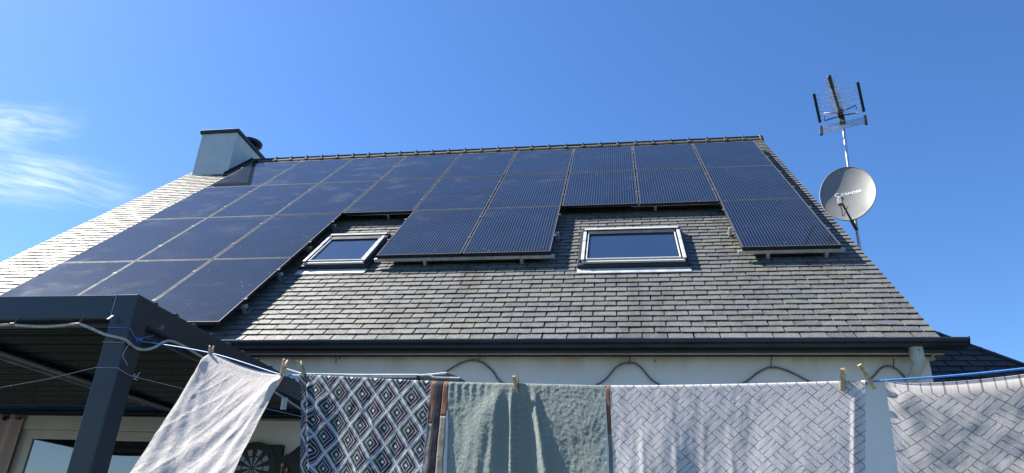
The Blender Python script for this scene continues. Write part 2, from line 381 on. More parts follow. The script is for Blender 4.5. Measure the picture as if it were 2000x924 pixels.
M_bask = m_basket('basketweave_print_cotton', (0.68, 0.65, 0.66), 0.30); M_bask2 = m_basket('basketweave_print_cotton_thin', (0.70, 0.66, 0.64), 0.48)
def m_band(name, c1, c2):
    t = NT(name); u = t.uv(); c = t.mix(t.noise(u, 40, 4), c1, c2); return fabric(t, c, crinkle(t, u, 0.5, 60), 0.2)
M_rust = m_band('rust_hem', (0.16, 0.075, 0.05), (0.30, 0.18, 0.125)); M_bandb = m_band('black_hem', (0.02, 0.02, 0.03), (0.05, 0.05, 0.07)); M_bandg = m_band('beige_hem', (0.24, 0.235, 0.20), (0.29, 0.28, 0.24))

# ------------------------------------------------------------------ ground
def m_ground(name, a, b, sc):
    t = NT(name); p = t.pos(); c = t.mix(t.ramp(t.noise(p, sc, 5, 0.65), 0.3, 0.7), a, b); return t.done(t.bsdf(c, 0.9, 0, 0.2, t.bump(t.noise(p, sc * 6, 3), 0.4, 0.02)))
g = MB(); g.add([(-3000, -3000, 0), (3000, -3000, 0), (3000, 3000, 0), (-3000, 3000, 0)], [(0, 1, 2, 3)])
tag(g.build('lawn', m_ground('lawn', (0.022, 0.036, 0.020), (0.042, 0.056, 0.034), 3)), kind='structure')
g = MB(); g.box(-6.5, 6.0, -10.0, -4.55, -0.1, 0.02)
tag(g.build('terrace', m_ground('terrace', (0.12, 0.125, 0.135), (0.16, 0.165, 0.175), 5)), kind='structure')

# ------------------------------------------------------------------ house
XL, XR = -5.90, 4.86            # verges
DE, DR = 6.72, -0.78            # eave and ridge along the slope
HS = -0.14                      # slate surface
WY = -4.55; WXR = 4.78; WXL = -5.78
house = empty('house', Matrix.Translation((0, 0, 0)))
tag(house, 'white rendered house with a steep grey slate roof covered in solar panels', 'house')
ridgeP = RP(0, DR, HS - 0.02); RY, RZ = ridgeP.y, ridgeP.z
roof = MB()
prof = [(RP(0, DE - 0.05, HS - 0.03).y, RP(0, DE - 0.05, HS - 0.03).z), (RY, RZ)]
by = 2 * RY - prof[0][0]
th = 0.16
pr = [prof[0], (RY, RZ), (by, prof[0][1]), (by - 0.02, prof[0][1] - th), (RY, RZ - th * 1.35), (prof[0][0] + 0.02, prof[0][1] - th)]
roof.prism(pr, XL + 0.05, XR - 0.06, 'x')
roof_o = roof.build('roof', M_deck, house)
wl = MB()
zt = 3.243
wl.box(WXL, WXR, WY, by - 0.35, 0, zt)
wall_o = wl.build('wall', M_wall, house)
gb = MB()
for x0, x1 in ((WXL + 0.003, WXL + 0.25), (WXR - 0.25, WXR - 0.003)):
    zz = RZ - th * 1.35
    gb.prism([(WY + 0.02, zt + 0.002), (by - 0.37, zt + 0.002), (by - 0.37, zt + 0.04), (RY, zz - 0.02), (WY + 0.02, zt + 0.04 + 0.0)], x0, x1, 'x')
gb.build('gable_wall', M_wall, house)

# slates: six shapes of one riven slate, tails chipped and bowed differently
GAU, SW, SLEN = 0.110, 0.220, 0.205
def slate_shape(seed, wd=SW - 0.0125):
    r = random.Random(seed); m = []
    n = 4; tail = [(-wd / 2 + wd * i / n, r.uniform(-0.0022, 0.0022)) for i in range(n + 1)]
    th_ = 0.0088 + r.uniform(-0.001, 0.002)
    # pieces lie at a small angle: the head under two courses, the tail on top
    def zz(y): return -0.0165 * (y / GAU) * 0.70
    top = [(x, y, zz(y) + r.uniform(-0.0006, 0.0010)) for x, y in tail] + [(wd / 2, SLEN, zz(SLEN)), (-wd / 2, SLEN, zz(SLEN))]
    bot = [(x, y, z - th_) for x, y, z in top]
    k = len(top)
    fs = [tuple(range(k)), tuple(range(2 * k - 1, k - 1, -1))] + [(i, k + i, k + (i + 1) % k, (i + 1) % k) for i in range(k)]
    return top + bot, fs
shapes = [slate_shape(i) for i in range(8)]
s_mesh = []
for i, (v, f) in enumerate(shapes):
    b = MB(); b.add(v, f); me = b.mesh('slate'); me.materials.append(M_slate_o); s_mesh.append(me)
rows = []
ncr = int((DE - DR - 0.06) / GAU)
for k in range(ncr):
    d = DE - k * GAU
    off = (SW / 2 if k % 2 else 0)
    x = XL + off - 0.0
    first = True
    n_here = []
    if off: n_here.append((XL + SW / 4, d, 0.5))
    while x + SW <= XR + 0.001:
        n_here.append((x + SW / 2, d, 1.0)); x += SW
    rest = XR - x
    if rest > 0.03: n_here.append((x + rest / 2, d, rest / SW))
    rows += [(k, *q) for q in n_here]
SKY = [(2.425, 3.84, 5.12, 1.14), (-1.07, 3.84, 5.0, 0.78)]
def visible_score(k, x, d):
    if any(abs(x - sx) < sw / 2 - 0.05 and d0 + 0.1 < d < d1 + 0.1 for sx, d0, d1, sw in SKY): return 99
    if x < -1.45 or d < 5.05: 
        free = (1.55 < x < 4.2 and d > 3.5)
        if not free: return 99
    if d < 6.9 and x < -1.38 + (6.72 - d) * 0.0 and d > 5: return 99
    return (RP(x, d, HS) - CAM).length
cand = sorted([(visible_score(k, x, d), i) for i, (k, x, d, wf) in enumerate(rows)])
single = set(i for sc, i in cand[:300] if sc < 90)
mass = MB(); hooks = MB(); rr = random.Random(5)
for i, (k, x, d, wf) in enumerate(rows):
    M = roofmat(x + rr.uniform(-0.002, 0.002), d + rr.uniform(-0.003, 0.003), HS + rr.uniform(-0.0005, 0.0022), rr.uniform(-0.010, 0.010)) @ Matrix.Rotation(rr.uniform(-0.010, 0.010), 4, 'Y')
    vi = rr.randrange(8)
    if wf < 0.99: M = M @ Matrix.Diagonal((max(0.1, wf - 0.01), 1, 1, 1))
    if i in single: link('slate', s_mesh[vi], roof_o, None, M)
    else: mass.add(*shapes[vi], 0, False, M, 0.02 + 0.97 * rr.random())
    if wf > 0.9 and d > 3.0: hooks.box(-0.0016, 0.0016, -0.005, 0.012, -0.006, 0.005, 0, M)
tag(mass.build('slate_mass', M_slate, roof_o), kind='stuff')
tag(hooks.build('slate_hooks', M_hook, roof_o), kind='stuff')
# back slope seen from nowhere here, covered plainly with courses
bk = MB()
for k in range(0, 60):
    yy = by - (k * 0.125) * cS; zz = prof[0][1] + 0.01 + (k * 0.125) * sS
    if zz > RZ: break
    bk.add([(XL, yy, zz + .012), (XR, yy, zz + .012), (XR, yy - 0.135 * cS, zz + 0.135 * sS), (XL, yy - 0.135 * cS, zz + 0.135 * sS), (XL, yy, zz - .002), (XR, yy, zz - .002)], [(0, 1, 2, 3), (0, 4, 5, 1)], col=0.3)
tag(bk.build('back_slope_slates', M_slate, roof_o), kind='stuff')

# verge: dark metal edging under the slate ends
vg = MB()
for x0, x1 in ((XR - 0.055, XR - 0.012), (XL + 0.012, XL + 0.055)):
    a = RP(0, DE, HS - 0.02); b = RP(0, DR, HS - 0.02)
    vg.prism([(a.y, a.z), (b.y, b.z), (b.y, b.z - 0.19), (a.y + .02, a.z - 0.17)], x0, x1, 'x')
vg.build('verge_trim', M_anth, roof_o)

# ridge tiles, each with its raised collar and lug
def ridge_mesh():
    m = MB(); L = 0.325
    def arch(x, r, r0, cz=-0.03):
        pts = []
        for i in range(9):
            a = math.radians(-38 + (256) * i / 8) if False else math.pi * i / 8
            pts.append((x, math.cos(a) * r * 1.15, cz + math.sin(a) * r))
        return pts
    def shell(xa, xb, r, tk):
        n = 9; o1 = arch(xa, r, 0); o2 = arch(xb, r, 0); i1 = arch(xa, r - tk, 0); i2 = arch(xb, r - tk, 0)
        vs = o1 + o2 + i1 + i2; fs = []
        for i in range(n - 1):
            fs += [(i, i + 1, n + i + 1, n + i), (2 * n + i, 3 * n + i, 3 * n + i + 1, 2 * n + i + 1), (i, 2 * n + i, 2 * n + i + 1, i + 1), (n + i, n + i + 1, 3 * n + i + 1, 3 * n + i)]
        fs += [(0, n, 3 * n, 2 * n), (n - 1, 3 * n - 1, 4 * n - 1, 2 * n - 1)]
        m.add(vs, fs)
    shell(0, L - 0.003, 0.078, 0.014); shell(-0.012, 0.035, 0.090, 0.018)
    m.tube([(0.012, -0.035, 0.060), (0.012, -0.038, 0.098)], [0.024, 0.019], 8)
    m.tube([(0.012, 0.03, 0.060), (0.012, 0.033, 0.090)], [0.020, 0.015], 8)
    return m.mesh('ridge_tile')
rm = ridge_mesh(); rm.materials.append(M_ridge)
x = XR - 0.325; n = 0
while x > -4.86:
    link('ridge_tile', rm, roof_o, None, Matrix.Translation((x, RY, RZ - 0.030 + rr.uniform(-.003, .003))) @ Matrix.Rotation(rr.uniform(-.012, .012), 4, 'Y') @ Matrix.Diagonal((1, 1, 1, 1))); x -= 0.322
e = MB(); e.tube([(XR - 0.03, RY, RZ - 0.03), (XR + 0.02, RY, RZ - 0.025)], [0.115, 0.10], 12); e.build('ridge_end_cap', M_ridge, roof_o)

# chimney
ch = MB(); CX0, CX1, CY0, CY1, CZ = -5.76, -5.02, -0.02, 1.12, 8.90
ch.box(CX0, CX1, CY0, CY1, 7.2, CZ, bev=0.004)
ch_o = ch.build('chimney', M_chim, house)
cp = MB(); cp.box(CX0 - 0.035, CX1 + 0.035, CY0 - 0.035, CY1 + 0.035, CZ + 0.001, CZ + 0.075, bev=0.006); cp.build('chimney_cap', M_dark, ch_o)
fl = MB(); 
a = RP(0, -0.74, HS); 
for x0, x1 in ((CX1 + 0.002, CX1 + 0.02),):
    p0 = RP(0, 0.35, HS); p1 = RP(0, DR, HS)
    fl.prism([(p0.y, p0.z), (p1.y, p1.z), (p1.y, p1.z + 0.085), (p0.y, p0.z + 0.085)], x0, x1, 'x')
    fl.prism([(p0.y - .02, p0.z + 0.0), (p1.y - .02, p1.z + 0.0), (p1.y - .02, p1.z + 0.020), (p0.y - .02, p0.z + 0.020)], x1 + 0.001, x1 + 0.12, 'x')
fl.build('chimney_flashing', M_dark, ch_o)
cw = MB(); cc = Vector((-5.22, 0.78, CZ + 0.075))
cw.tube([cc, cc + Vector((0, 0, 0.13))], 0.13, 20)
cw.tube([cc + Vector((0, 0, 0.13)), cc + Vector((0, 0, 0.15)), cc + Vector((0, 0, 0.20)), cc + Vector((0, 0, 0.23))], [0.20, 0.245, 0.245, 0.14], 28)
cw.build('cowl', M_black, ch_o)

# gutter, fascia, soffit
gt = MB(); GX0, GX1 = -6.0, 4.98
gp = [(-4.70, 3.252), (-4.835, 3.254), (-4.845, 3.262), (-4.838, 3.272), (-4.85, 3.277), (-4.860, 3.292), (-4.860, 3.306), (-4.852, 3.312), (-4.846, 3.306), (-4.846, 3.286), (-4.80, 3.266), (-4.715, 3.266), (-4.715, 3.31), (-4.70, 3.31)]
gt.prism(gp, GX0, GX1)
gut = gt.build('gutter', M_anth, house)
e = MB(); e.prism([(-4.695, 3.250), (-4.840, 3.252), (-4.850, 3.262), (-4.866, 3.29), (-4.866, 3.315), (-4.695, 3.315)], GX1 + 0.001, GX1 + 0.006); e.build('gutter_end_cap', M_anth, gut)
for x in [0.9, 3.0, -1.2, -3.3]:
    e = MB(); e.prism([(-4.832, 3.251), (-4.847, 3.254), (-4.857, 3.270), (-4.8635, 3.29), (-4.8635, 3.314), (-4.855, 3.314), (-4.858, 3.290), (-4.846, 3.266)], x, x + 0.004); e.build('gutter_joint', M_anth, gut)
fb = MB(); fb.box(GX0 + 0.03, 4.86, -4.72, -4.695, 3.222, 3.2515, bev=0.003); fb.build('fascia_board', M_anth, house)
so = MB(); so.box(0.0015, 0.0985, -4.694, WY - 0.001, 3.236, 3.244); so.box(0.0, 0.0015, -4.694, WY - .001, 3.240, 3.244)
so.box(0.042, 0.058, WY - 0.022, WY - 0.014, 3.2335, 3.236, 1)
sm_ = so.mesh('soffit_board'); sm_.materials.append(M_pvc); sm_.materials.append(M_black)
soff = empty('soffit', None, house)
x = WXL
while x < 4.80: link('soffit_board', sm_, soff, None, Matrix.Translation((x, 0, 0))); x += 0.1
# boxed return at the gable foot
e = MB(); e.prism([(-4.694, 3.222), (WY + .10, 3.222), (WY + 0.10, 3.30), (-4.694, 3.33)], 4.782, 4.855); e.build('soffit_return', M_pvc, house)

# downpipe
dp = MB()
def ring(c, wx, wy): return [(c[0] - wx, c[1] - wy, c[2]), (c[0] + wx, c[1] - wy, c[2]), (c[0] + wx, c[1] + wy, c[2]), (c[0] - wx, c[1] + wy, c[2])]
cs = [(4.615, -4.755, 3.251), (4.615, -4.755, 3.17), (4.625, -4.745, 3.13), (4.60, -4.65, 3.035), (4.585, -4.605, 2.99), (4.585, -4.60, 2.95), (4.585, -4.60, 0.05)]
ws = [0.050, 0.049, 0.048, 0.046, 0.046, 0.045, 0.045]
bm = bmesh.new(); prev = None; k = 16
for c, w_ in zip(cs, ws):
    vs = []
    for j in range(k):
        a = 2 * math.pi * j / k; cx = math.copysign(abs(math.cos(a)) ** 0.6, math.cos(a)); sy = math.copysign(abs(math.sin(a)) ** 0.6, math.sin(a))
        vs.append(bm.verts.new((c[0] + w_ * cx, c[1] + min(w_, 0.045) * sy, c[2])))
    if prev:
        for j in range(k): bm.faces.new((prev[j], prev[(j + 1) % k], vs[(j + 1) % k], vs[j]))
    prev = vs
me = bpy.data.meshes.new('downpipe'); bm.to_mesh(me); bm.free()
for p_ in me.polygons: p_.use_smooth = True
dpo = link('downpipe', me, house, M_pipe)
for z in (2.985, 2.965, 2.945):
    e = MB(); e.tube([(4.585, -4.60, z - 0.006), (4.585, -4.60, z + 0.006)], 0.053, 16); e.build('collar', M_pipe, dpo)
e = MB(); e.tube([(4.618, -4.803, 3.222), (4.618, -4.799, 3.222)], 0.006, 8); e.build('rivet', M_black, dpo)

# skylights
def skylight(cx, d0, d1, wd, label):
    L = d1 - d0; h0 = HS
    root = MB()
    def B(x0, x1, a, b, z0, z1, bev=0.004):
        m = MB(); m.box(x0, x1, -b, -a, z0, z1, bev=bev); return m      # local y runs up the slope from d0
    M0 = roofmat(cx, d0, h0)
    w2 = wd / 2
    # outer frame as the part
    f = MB()
    f.box(-w2, w2, -0.07, 0.0, -0.02, 0.085, bev=0.004); f.box(-w2, w2, -L, -L + 0.075, -0.02, 0.050, bev=0.004)
    f.box(-w2, -w2 + 0.05, -L + 0.076, -0.071, -0.02, 0.080); f.box(w2 - 0.05, w2, -L + 0.076, -0.071, -0.02, 0.080)
    fo = f.build('skylight', M_dark, house, M0); tag(fo, label)
    hc = MB(); hc.box(-w2 + 0.025, w2 - 0.025, -0.088, -0.032, 0.087, 0.100, bev=0.005); hc.build('head_cover', M_white, fo)
    for s in (-1, 1):
        xa, xb = sorted((s * (w2 - 0.018), s * (w2 - 0.054)))
        a = MB(); a.box(xa, xb, -L * 0.42, -0.150, 0.083, 0.100, bev=0.003); a.build('side_cover', M_white, fo)
        a = MB(); a.box(xa, xb, -L + 0.05, -L * 0.42 - 0.003, 0.081, 0.097, bev=0.003); a.build('side_cover', M_white, fo)
        a = MB(); xc, xd = sorted((s * (w2 - 0.070), s * (w2 - 0.084))); a.box(xc, xd, -L + 0.076, -0.20, 0.060, 0.086, bev=0.003); a.build('sash_rail', M_white, fo)
    a = MB(); a.box(-w2 + 0.07, w2 - 0.07, -L + 0.080, -L + 0.100, 0.060, 0.088, bev=0.003); a.build('sash_rail', M_white, fo)
    a = MB(); a.box(-w2 + 0.03, w2 - 0.03, -L + 0.026, -L + 0.058, 0.052, 0.076, bev=0.004); a.build('sill_cover', M_white, fo)
    a = MB(); a.box(-w2 + 0.07, w2 - 0.07, -0.20, -0.096, 0.045, 0.084, bev=0.002); a.build('top_sash', M_dark, fo)
    gl = MB(); gl.box(-w2 + 0.094, w2 - 0.094, -L + 0.100, -0.20, 0.052, 0.066); gl.build('pane', M_pane, fo)
    ap = MB(); ap.box(-w2 - 0.02, w2 + 0.02, -L - 0.125, -L - 0.003, -0.004, 0.008, bev=0.003); ap.build('apron_flashing', M_lead, fo)
    for s in (-1, 1):
        a = MB(); xa, xb = sorted((s * (w2 + 0.004), s * (w2 + 0.022))); a.box(xa, xb, -L, 0.01, 0.0, 0.045); a.build('side_flashing', M_dark, fo)
    return fo
skylight(2.425, 4.08, 5.16, 1.16, 'wide roof window on the right, fully lit')
skylight(-1.025, 4.02, 5.03, 0.80, 'narrow roof window on the left, its left side shaded by panels')

# patio door, curtain, dartboard under the pergola
door = MB(); DX0, DX1, DZ = -3.36, -1.50, 2.60
f = MB()
f.box(DX0, DX1, WY - 0.10, WY - 0.002, DZ - 0.09, DZ + 0.06, bev=0.004)
f.box(DX0, DX0 + 0.07, WY - 0.08, WY - 0.002, 0.03, DZ - 0.091, bev=0.003); f.box(DX1 - 0.07, DX1, WY - 0.08, WY - 0.002, 0.03, DZ - 0.091, bev=0.003)
fo = f.build('sliding_door', M_doorf, house)
for (a, b, off) in ((DX0 + 0.075, -2.44, 0.066), (-2.46, DX1 - 0.075, 0.035)):
    sname = MB(); y0, y1 = WY - off - 0.02, WY - off + 0.012
    sname.box(a, b, y0, y1, DZ - 0.175, DZ - 0.093, bev=0.003); sname.box(a, b, y0, y1, 0.05, 0.13, bev=0.003)
    sname.box(a, a + 0.075, y0, y1, 0.131, DZ - 0.176, bev=0.003); sname.box(b - 0.075, b, y0, y1, 0.131, DZ - 0.176, bev=0.003)
    sname.build('door_sash', M_doorf, fo)
    gl = MB(); gl.box(a + 0.076, b - 0.076, WY - off - 0.004, WY - off + 0.004, 0.132, DZ - 0.177); gl.build('pane', M_dpane, fo)

# ------------------------------------------------------------------ solar panels
PWD, PHT = 1.0, 1.636; PX, PY = 1.02, 1.6565
def panel_meshes():
    fr = MB(); b = 0.008
    hw, hh = PWD / 2, PHT / 2
    # frame: light rim on top, dark sides
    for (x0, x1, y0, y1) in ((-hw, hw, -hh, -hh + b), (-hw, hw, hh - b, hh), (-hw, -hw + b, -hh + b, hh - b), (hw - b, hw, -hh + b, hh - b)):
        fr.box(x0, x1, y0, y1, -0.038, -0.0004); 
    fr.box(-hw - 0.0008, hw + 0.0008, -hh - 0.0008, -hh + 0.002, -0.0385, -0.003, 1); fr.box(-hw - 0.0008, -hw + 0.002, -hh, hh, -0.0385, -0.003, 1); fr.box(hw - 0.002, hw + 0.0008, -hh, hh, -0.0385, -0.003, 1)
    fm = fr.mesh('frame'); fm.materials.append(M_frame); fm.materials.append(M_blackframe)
    g = MB(); g.box(-hw + b, hw - b, -hh + b, hh - b, -0.008, -0.002); gm = g.mesh('glass'); gm.materials.append(M_panel)
    bk = MB(); bk.box(-hw + b, hw - b, -hh + b, hh - b, -0.012, -0.0085); bm_ = bk.mesh('back_sheet'); bm_.materials.append(M_blackframe)
    c = MB(); c.box(-0.018, 0.018, -0.02, 0.02, -0.0002, 0.004, bev=0.001); c.box(-0.004, 0.004, -0.004, 0.004, 0.004, 0.007); cm = c.mesh('clamp'); cm.materials.append(M_frame)
    return fm, gm, bm_, cm
fm, gm, bkm, cm = panel_meshes()
NUM = ['first', 'second', 'third', 'fourth', 'fifth', 'sixth', 'seventh', 'eighth', 'ninth']
layout = {0: range(9), 1: range(9), 2: [0, 1, 2, 4, 5, 8], 3: range(3)}
def plabel(r, c):
    if r < 2:
        row = ('top row under the ridge', 'second row down')[r]
        if c == 0: return 'dusty solar panel at the far left end of the ' + row
        if c == 8: return 'solar panel at the far right end of the ' + row
        return 'blue solar panel, %s from the left in the %s' % (NUM[c], row)
    if r == 2:
        return {0: 'solar panel at the left end of the third row, beside the bare slates',
                1: 'dark blue solar panel in the third row, second from the left edge',
                2: 'dark blue solar panel in the third row, just left of the narrow roof window',
                4: 'left panel of the hanging pair of solar panels between the two roof windows',
                5: 'right panel of the hanging solar panel pair between the two roof windows',
                8: 'lone low dark blue solar panel right of the wide roof window'}[c]
    return {0: 'solar panel at the left of the bottom row, partly behind the pergola beam',
            1: 'middle solar panel of the bottom row, cut off below by the pergola beam',
            2: 'right solar panel of the bottom row, its corner close to the gutter'}[c]
for r, cols in layout.items():
    for c in cols:
        xc = (c + 0.5 - 4.5) * PX; dc = (r + 0.5) * PY
        jx = rr.uniform(-0.002, 0.002); jd = rr.uniform(-0.002, 0.002)
        o = empty('solar_panel', roofmat(xc + jx, dc + jd, rr.uniform(-0.001, 0.002)) @ Matrix.Rotation(rr.uniform(-0.0016, 0.0016), 4, 'X') @ Matrix.Rotation(rr.uniform(-0.0016, 0.0016), 4, 'Y'))
        tag(o, plabel(r, c), 'solar panel', 'solar panels on the roof')
        link('frame', fm, o); link('glass', gm, o); link('back_sheet', bkm, o)
        rt = (c + 1) not in list(cols)
        for yy in (0.46, -0.31):
            link('clamp', cm, o, None, Matrix.Translation((PWD / 2 + (0.0 if not rt else 0.010), yy, 0)))
        if (c - 1) not in list(cols):
            for yy in (0.46, -0.31): link('clamp', cm, o, None, Matrix.Translation((-PWD / 2 - 0.010, yy, 0)))
# rails with their roof hooks
def rail(xa, xb, d, label, hooks_x, dirty=False):
    o = empty('mounting_rail', roofmat((xa + xb) / 2, d, -0.06)); tag(o, label, 'rail', 'aluminium rails carrying the solar panels')
    h = (xb - xa) / 2
    m = MB(); m.box(-h, h, -0.020, 0.020, -0.019, 0.019, bev=0.002); m.build('rail', M_alu, o)
    for hx in hooks_x:
        k = MB(); lx = hx - (xa + xb) / 2
        k.box(lx - 0.018, lx + 0.018, -0.028, -0.0215, -0.070, 0.012, bev=0.001); k.box(lx - 0.018, lx + 0.018, -0.028, 0.12, -0.078, -0.0705, bev=0.001)
        k.build('hook', M_alu, o)
X = lambda u: (u - 4.5) * PX
for r in range(4):
    for seg, nm in ((([0, 8], 'across all nine panels') if r < 2 else ([0, 2], 'across the three left panels')), ):
        for j, v in enumerate((0.22, 0.72)):
            rail(X(seg[0]) - 0.03, X(seg[1] + 1) + 0.035, (r + v) * PY, 'aluminium rail %s, %s one under %s' % (nm, ('upper', 'lower')[j], ('the top row', 'the second row', 'the third row', 'the bottom row')[r]),
                 [X(seg[0]) + 0.3 + 1.15 * k for k in range(int((seg[1] - seg[0] + 1) * PX / 1.15))] + [X(seg[1] + 1) + 0.006])
rail(X(4) - 0.02, X(6) + 0.035, 2.55 * PY, 'aluminium rail across the middle pair of panels, upper one', [X(4.4), X(6) + 0.006])
rail(X(8) - 0.02, X(9) + 0.035, 2.55 * PY, 'short aluminium rail behind the lone right panel, upper one', [X(8) - 0.0, X(8.8)])
rail(X(4) - 0.02, X(6) + 0.035, 3 * PY - 0.010, 'weathered aluminium rail showing under the lower edge of the middle pair of panels', [X(4.57), X(5.67)])
rail(X(8) - 0.03, X(9) + 0.035, 3 * PY - 0.010, 'pale aluminium rail showing under the lower edge of the lone right panel', [X(8.27), X(8.85)])
rail(X(6.9), X(8.1), 2 * PY - 0.12, 'short aluminium rail peeping below the panels above the wide roof window', [X(7.21)])
rail(X(3) + .01, X(4) - 0.01, 2 * PY - 0.12, 'short aluminium rail peeping below the panel above the narrow roof window', [X(3.61)])

# ------------------------------------------------------------------ hipped extension behind the right gable
ext = empty('extension', Matrix.Translation((4.9, -2.0, 0)))
tag(ext, 'shade-darkened slate hipped roof of the low extension behind the right corner of the house', 'extension')
inv = Matrix.Translation((-4.9, 2.0, 0))
E0 = Vector((5.776, -2.596, 3.993))
def EP(x, e, h=0.0): return Vector((x, E0.y, E0.z)) + ED * e + EN * h
eT = -1.25; eB = 2.4
m = MB(); k = 0.8
xh = lambda e: 5.776 + k * e
a, b, c_ = EP(4.79, eT - 0.05, -0.02), EP(4.79, eB, -0.02), EP(xh(eB), eB, -0.02)
apex = EP(4.80, eT - 0.02, -0.02); far = Vector((c_.x, 2 * apex.y - c_.y, c_.z)); bl = Vector((4.79, far.y, c_.z))
m.add([apex, b, c_, far, bl], [(0, 1, 2), (0, 2, 3), (0, 3, 4), (0, 4, 1), (1, 4, 3, 2)])
ro2 = m.build('roof', M_deck, ext, inv)
m2 = MB(); m2.box(4.79, c_.x - 0.25, c_.y + 0.3, far.y - 0.3, 0, c_.z + 0.05); m2.build('wall', M_wall, ext, inv)
me_d = []
for i, (v, f) in enumerate(shapes):
    bb = MB(); bb.add(v, f); me = bb.mesh('slate'); me.materials.append(M_slate_shade_o); me_d.append(me)
ms = MB(); rr2 = random.Random(9); cnt = 0
kk = 0; e_ = eB
while e_ > eT:
    x = 4.79 + (SW / 2 if kk % 2 else 0) - SW / 2
    while x < xh(e_) - 0.02:
        x1 = min(x + SW, xh(e_ - GAU * 0.6)); x0 = max(x, 4.785); wf = (x1 - x0) / SW
        if wf > 0.1:
            p_ = EP((x0 + x1) / 2, e_ + rr2.uniform(-.002, .002), rr2.uniform(0, .002))
            M = Matrix.Translation(p_) @ ROOFM @ Matrix.Rotation(rr2.uniform(-.008, .008), 4, 'Z') @ Matrix.Diagonal((wf - 0.01, 1, 1, 1))
            vi = rr2.randrange(8)
            if e_ < 1.35 and cnt < 140: link('slate', me_d[vi], ro2, None, M); cnt += 1
            else: ms.add(*shapes[vi], 0, False, M, 0.02 + 0.9 * rr2.random())
        x += SW
    e_ -= GAU; kk += 1
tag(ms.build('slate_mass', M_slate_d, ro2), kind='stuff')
hp = MB(); hp.tube([EP(xh(eB), eB, -0.005), EP(xh(eT), eT, -0.005)], 0.022, 8); hp.build('hip_trim', M_anth, ro2)

# ------------------------------------------------------------------ aerial mast with dish and antenna
MX, MY = 5.18, -2.3
AZ = math.radians(-22.5)
W_ = Vector((math.cos(AZ), math.sin(AZ), 0)); G_ = Vector((W_.y, -W_.x, 0)); UP = Vector((0, 0, 1))
mast = empty('aerial_mast', Matrix.Translation((MX, MY, 4.3))); tag(mast, 'galvanised steel mast standing behind the right roof edge, carrying dish and antenna', 'mast')
mi = Matrix.Translation((-MX, -MY, -4.3))
m = MB(); m.tube([(MX - 0.01, MY, 3.9), (MX, MY, 5.4), (MX + 0.067, MY, 7.09)], 0.019, 14); m.build('pole', M_steel, mast, mi)
for z in (4.15, 4.6):
    m = MB(); m.bar((WXR, MY, z), (MX + 0.02, MY, z), 0.035, 0.035); m.build('wall_bracket', M_steel, mast, mi)
# antenna
A0 = Vector((MX + 0.065, MY, 7.06))
ant = empty('tv_antenna', Matrix.Translation(A0)); tag(ant, 'weathered comb-like UHF television antenna at the top of the mast', 'antenna')
ai = Matrix.Translation(-A0)
BL = 0.92
m = MB(); m.bar(A0 - G_ * 0.10, A0 + G_ * BL, 0.030, 0.034); m.build('boom', M_boom, ant, ai)
m = MB(); m.bar(A0 + G_ * (BL - 0.02), A0 + G_ * (BL + 0.10), 0.046, 0.05, bev=0.012); m.bar(A0 + G_ * (BL - 0.17), A0 + G_ * (BL - 0.02), 0.042, 0.046, bev=0.01); m.build('boom_end', M_black, ant, ai)
for i in range(17):
    t_ = 0.16 + (BL - 0.10) * i / 16; hl = 0.082 - 0.030 * i / 16 + (0.02 if i % 2 else 0)
    c0 = A0 + G_ * t_ + UP * 0.024
    m = MB(); m.tube([c0 - W_ * hl, c0 + W_ * hl], 0.004, 6); m.build('director', M_antrod, ant, ai)
    m = MB(); m.tube([c0 - W_ * hl * .8 - UP * .05, c0 + W_ * hl * .8 - UP * .05], 0.0035, 6); m.build('director', M_antrod, ant, ai)
# folded dipole bow tie
for s in (-1, 1):
    c0 = A0 + G_ * 0.12
    q = [c0 + W_ * s * 0.03 + UP * 0.03, c0 + W_ * s * 0.19 + UP * 0.075 , c0 + W_ * s * 0.20 - UP * 0.045, c0 + W_ * s * 0.03 - UP * 0.03, c0 + W_ * s * 0.03 + UP * 0.03]
    m = MB(); m.tube(q, 0.008, 6); m.build('dipole', M_black, ant, ai)
m = MB(); m.bar(A0 + G_ * 0.05 + UP * .01, A0 + G_ * 0.20 + UP * .01, 0.07, 0.075, bev=0.01); m.build('dipole_box', M_black, ant, ai)
# corner reflector: upper and lower grids
for sgn, nrod, length in ((1, 7, 0.34), (-1, 6, 0.17)):
    ddir = (UP * sgn * 0.86 + G_ * 0.50).normalized()
    base = A0 - G_ * 0.02 + UP * sgn * 0.03
    hw = 0.27
    gridp = empty('reflector', ai.copy(), ant); gridp.matrix_local = ai
    for i in range(nrod):
        c0 = base + ddir * (0.03 + length * i / (nrod - 1))
        m = MB(); m.tube([c0 - W_ * hw, c0 + W_ * hw], 0.0042, 6); m.build('reflector_rod', M_antrod, gridp)
    for s in (-1, 1):
        m = MB(); m.bar(base + W_ * s * hw + ddir * 0.0, base + W_ * s * hw + ddir * (0.06 + length), 0.030, 0.036, up=W_, bev=0.006); m.build('end_bar', M_black, gridp)
m = MB(); m.bar(A0 - UP * 0.09, A0 + UP * 0.03, 0.07, 0.07, up=W_, bev=0.01); m.build('mast_clamp', M_boom, ant, ai)
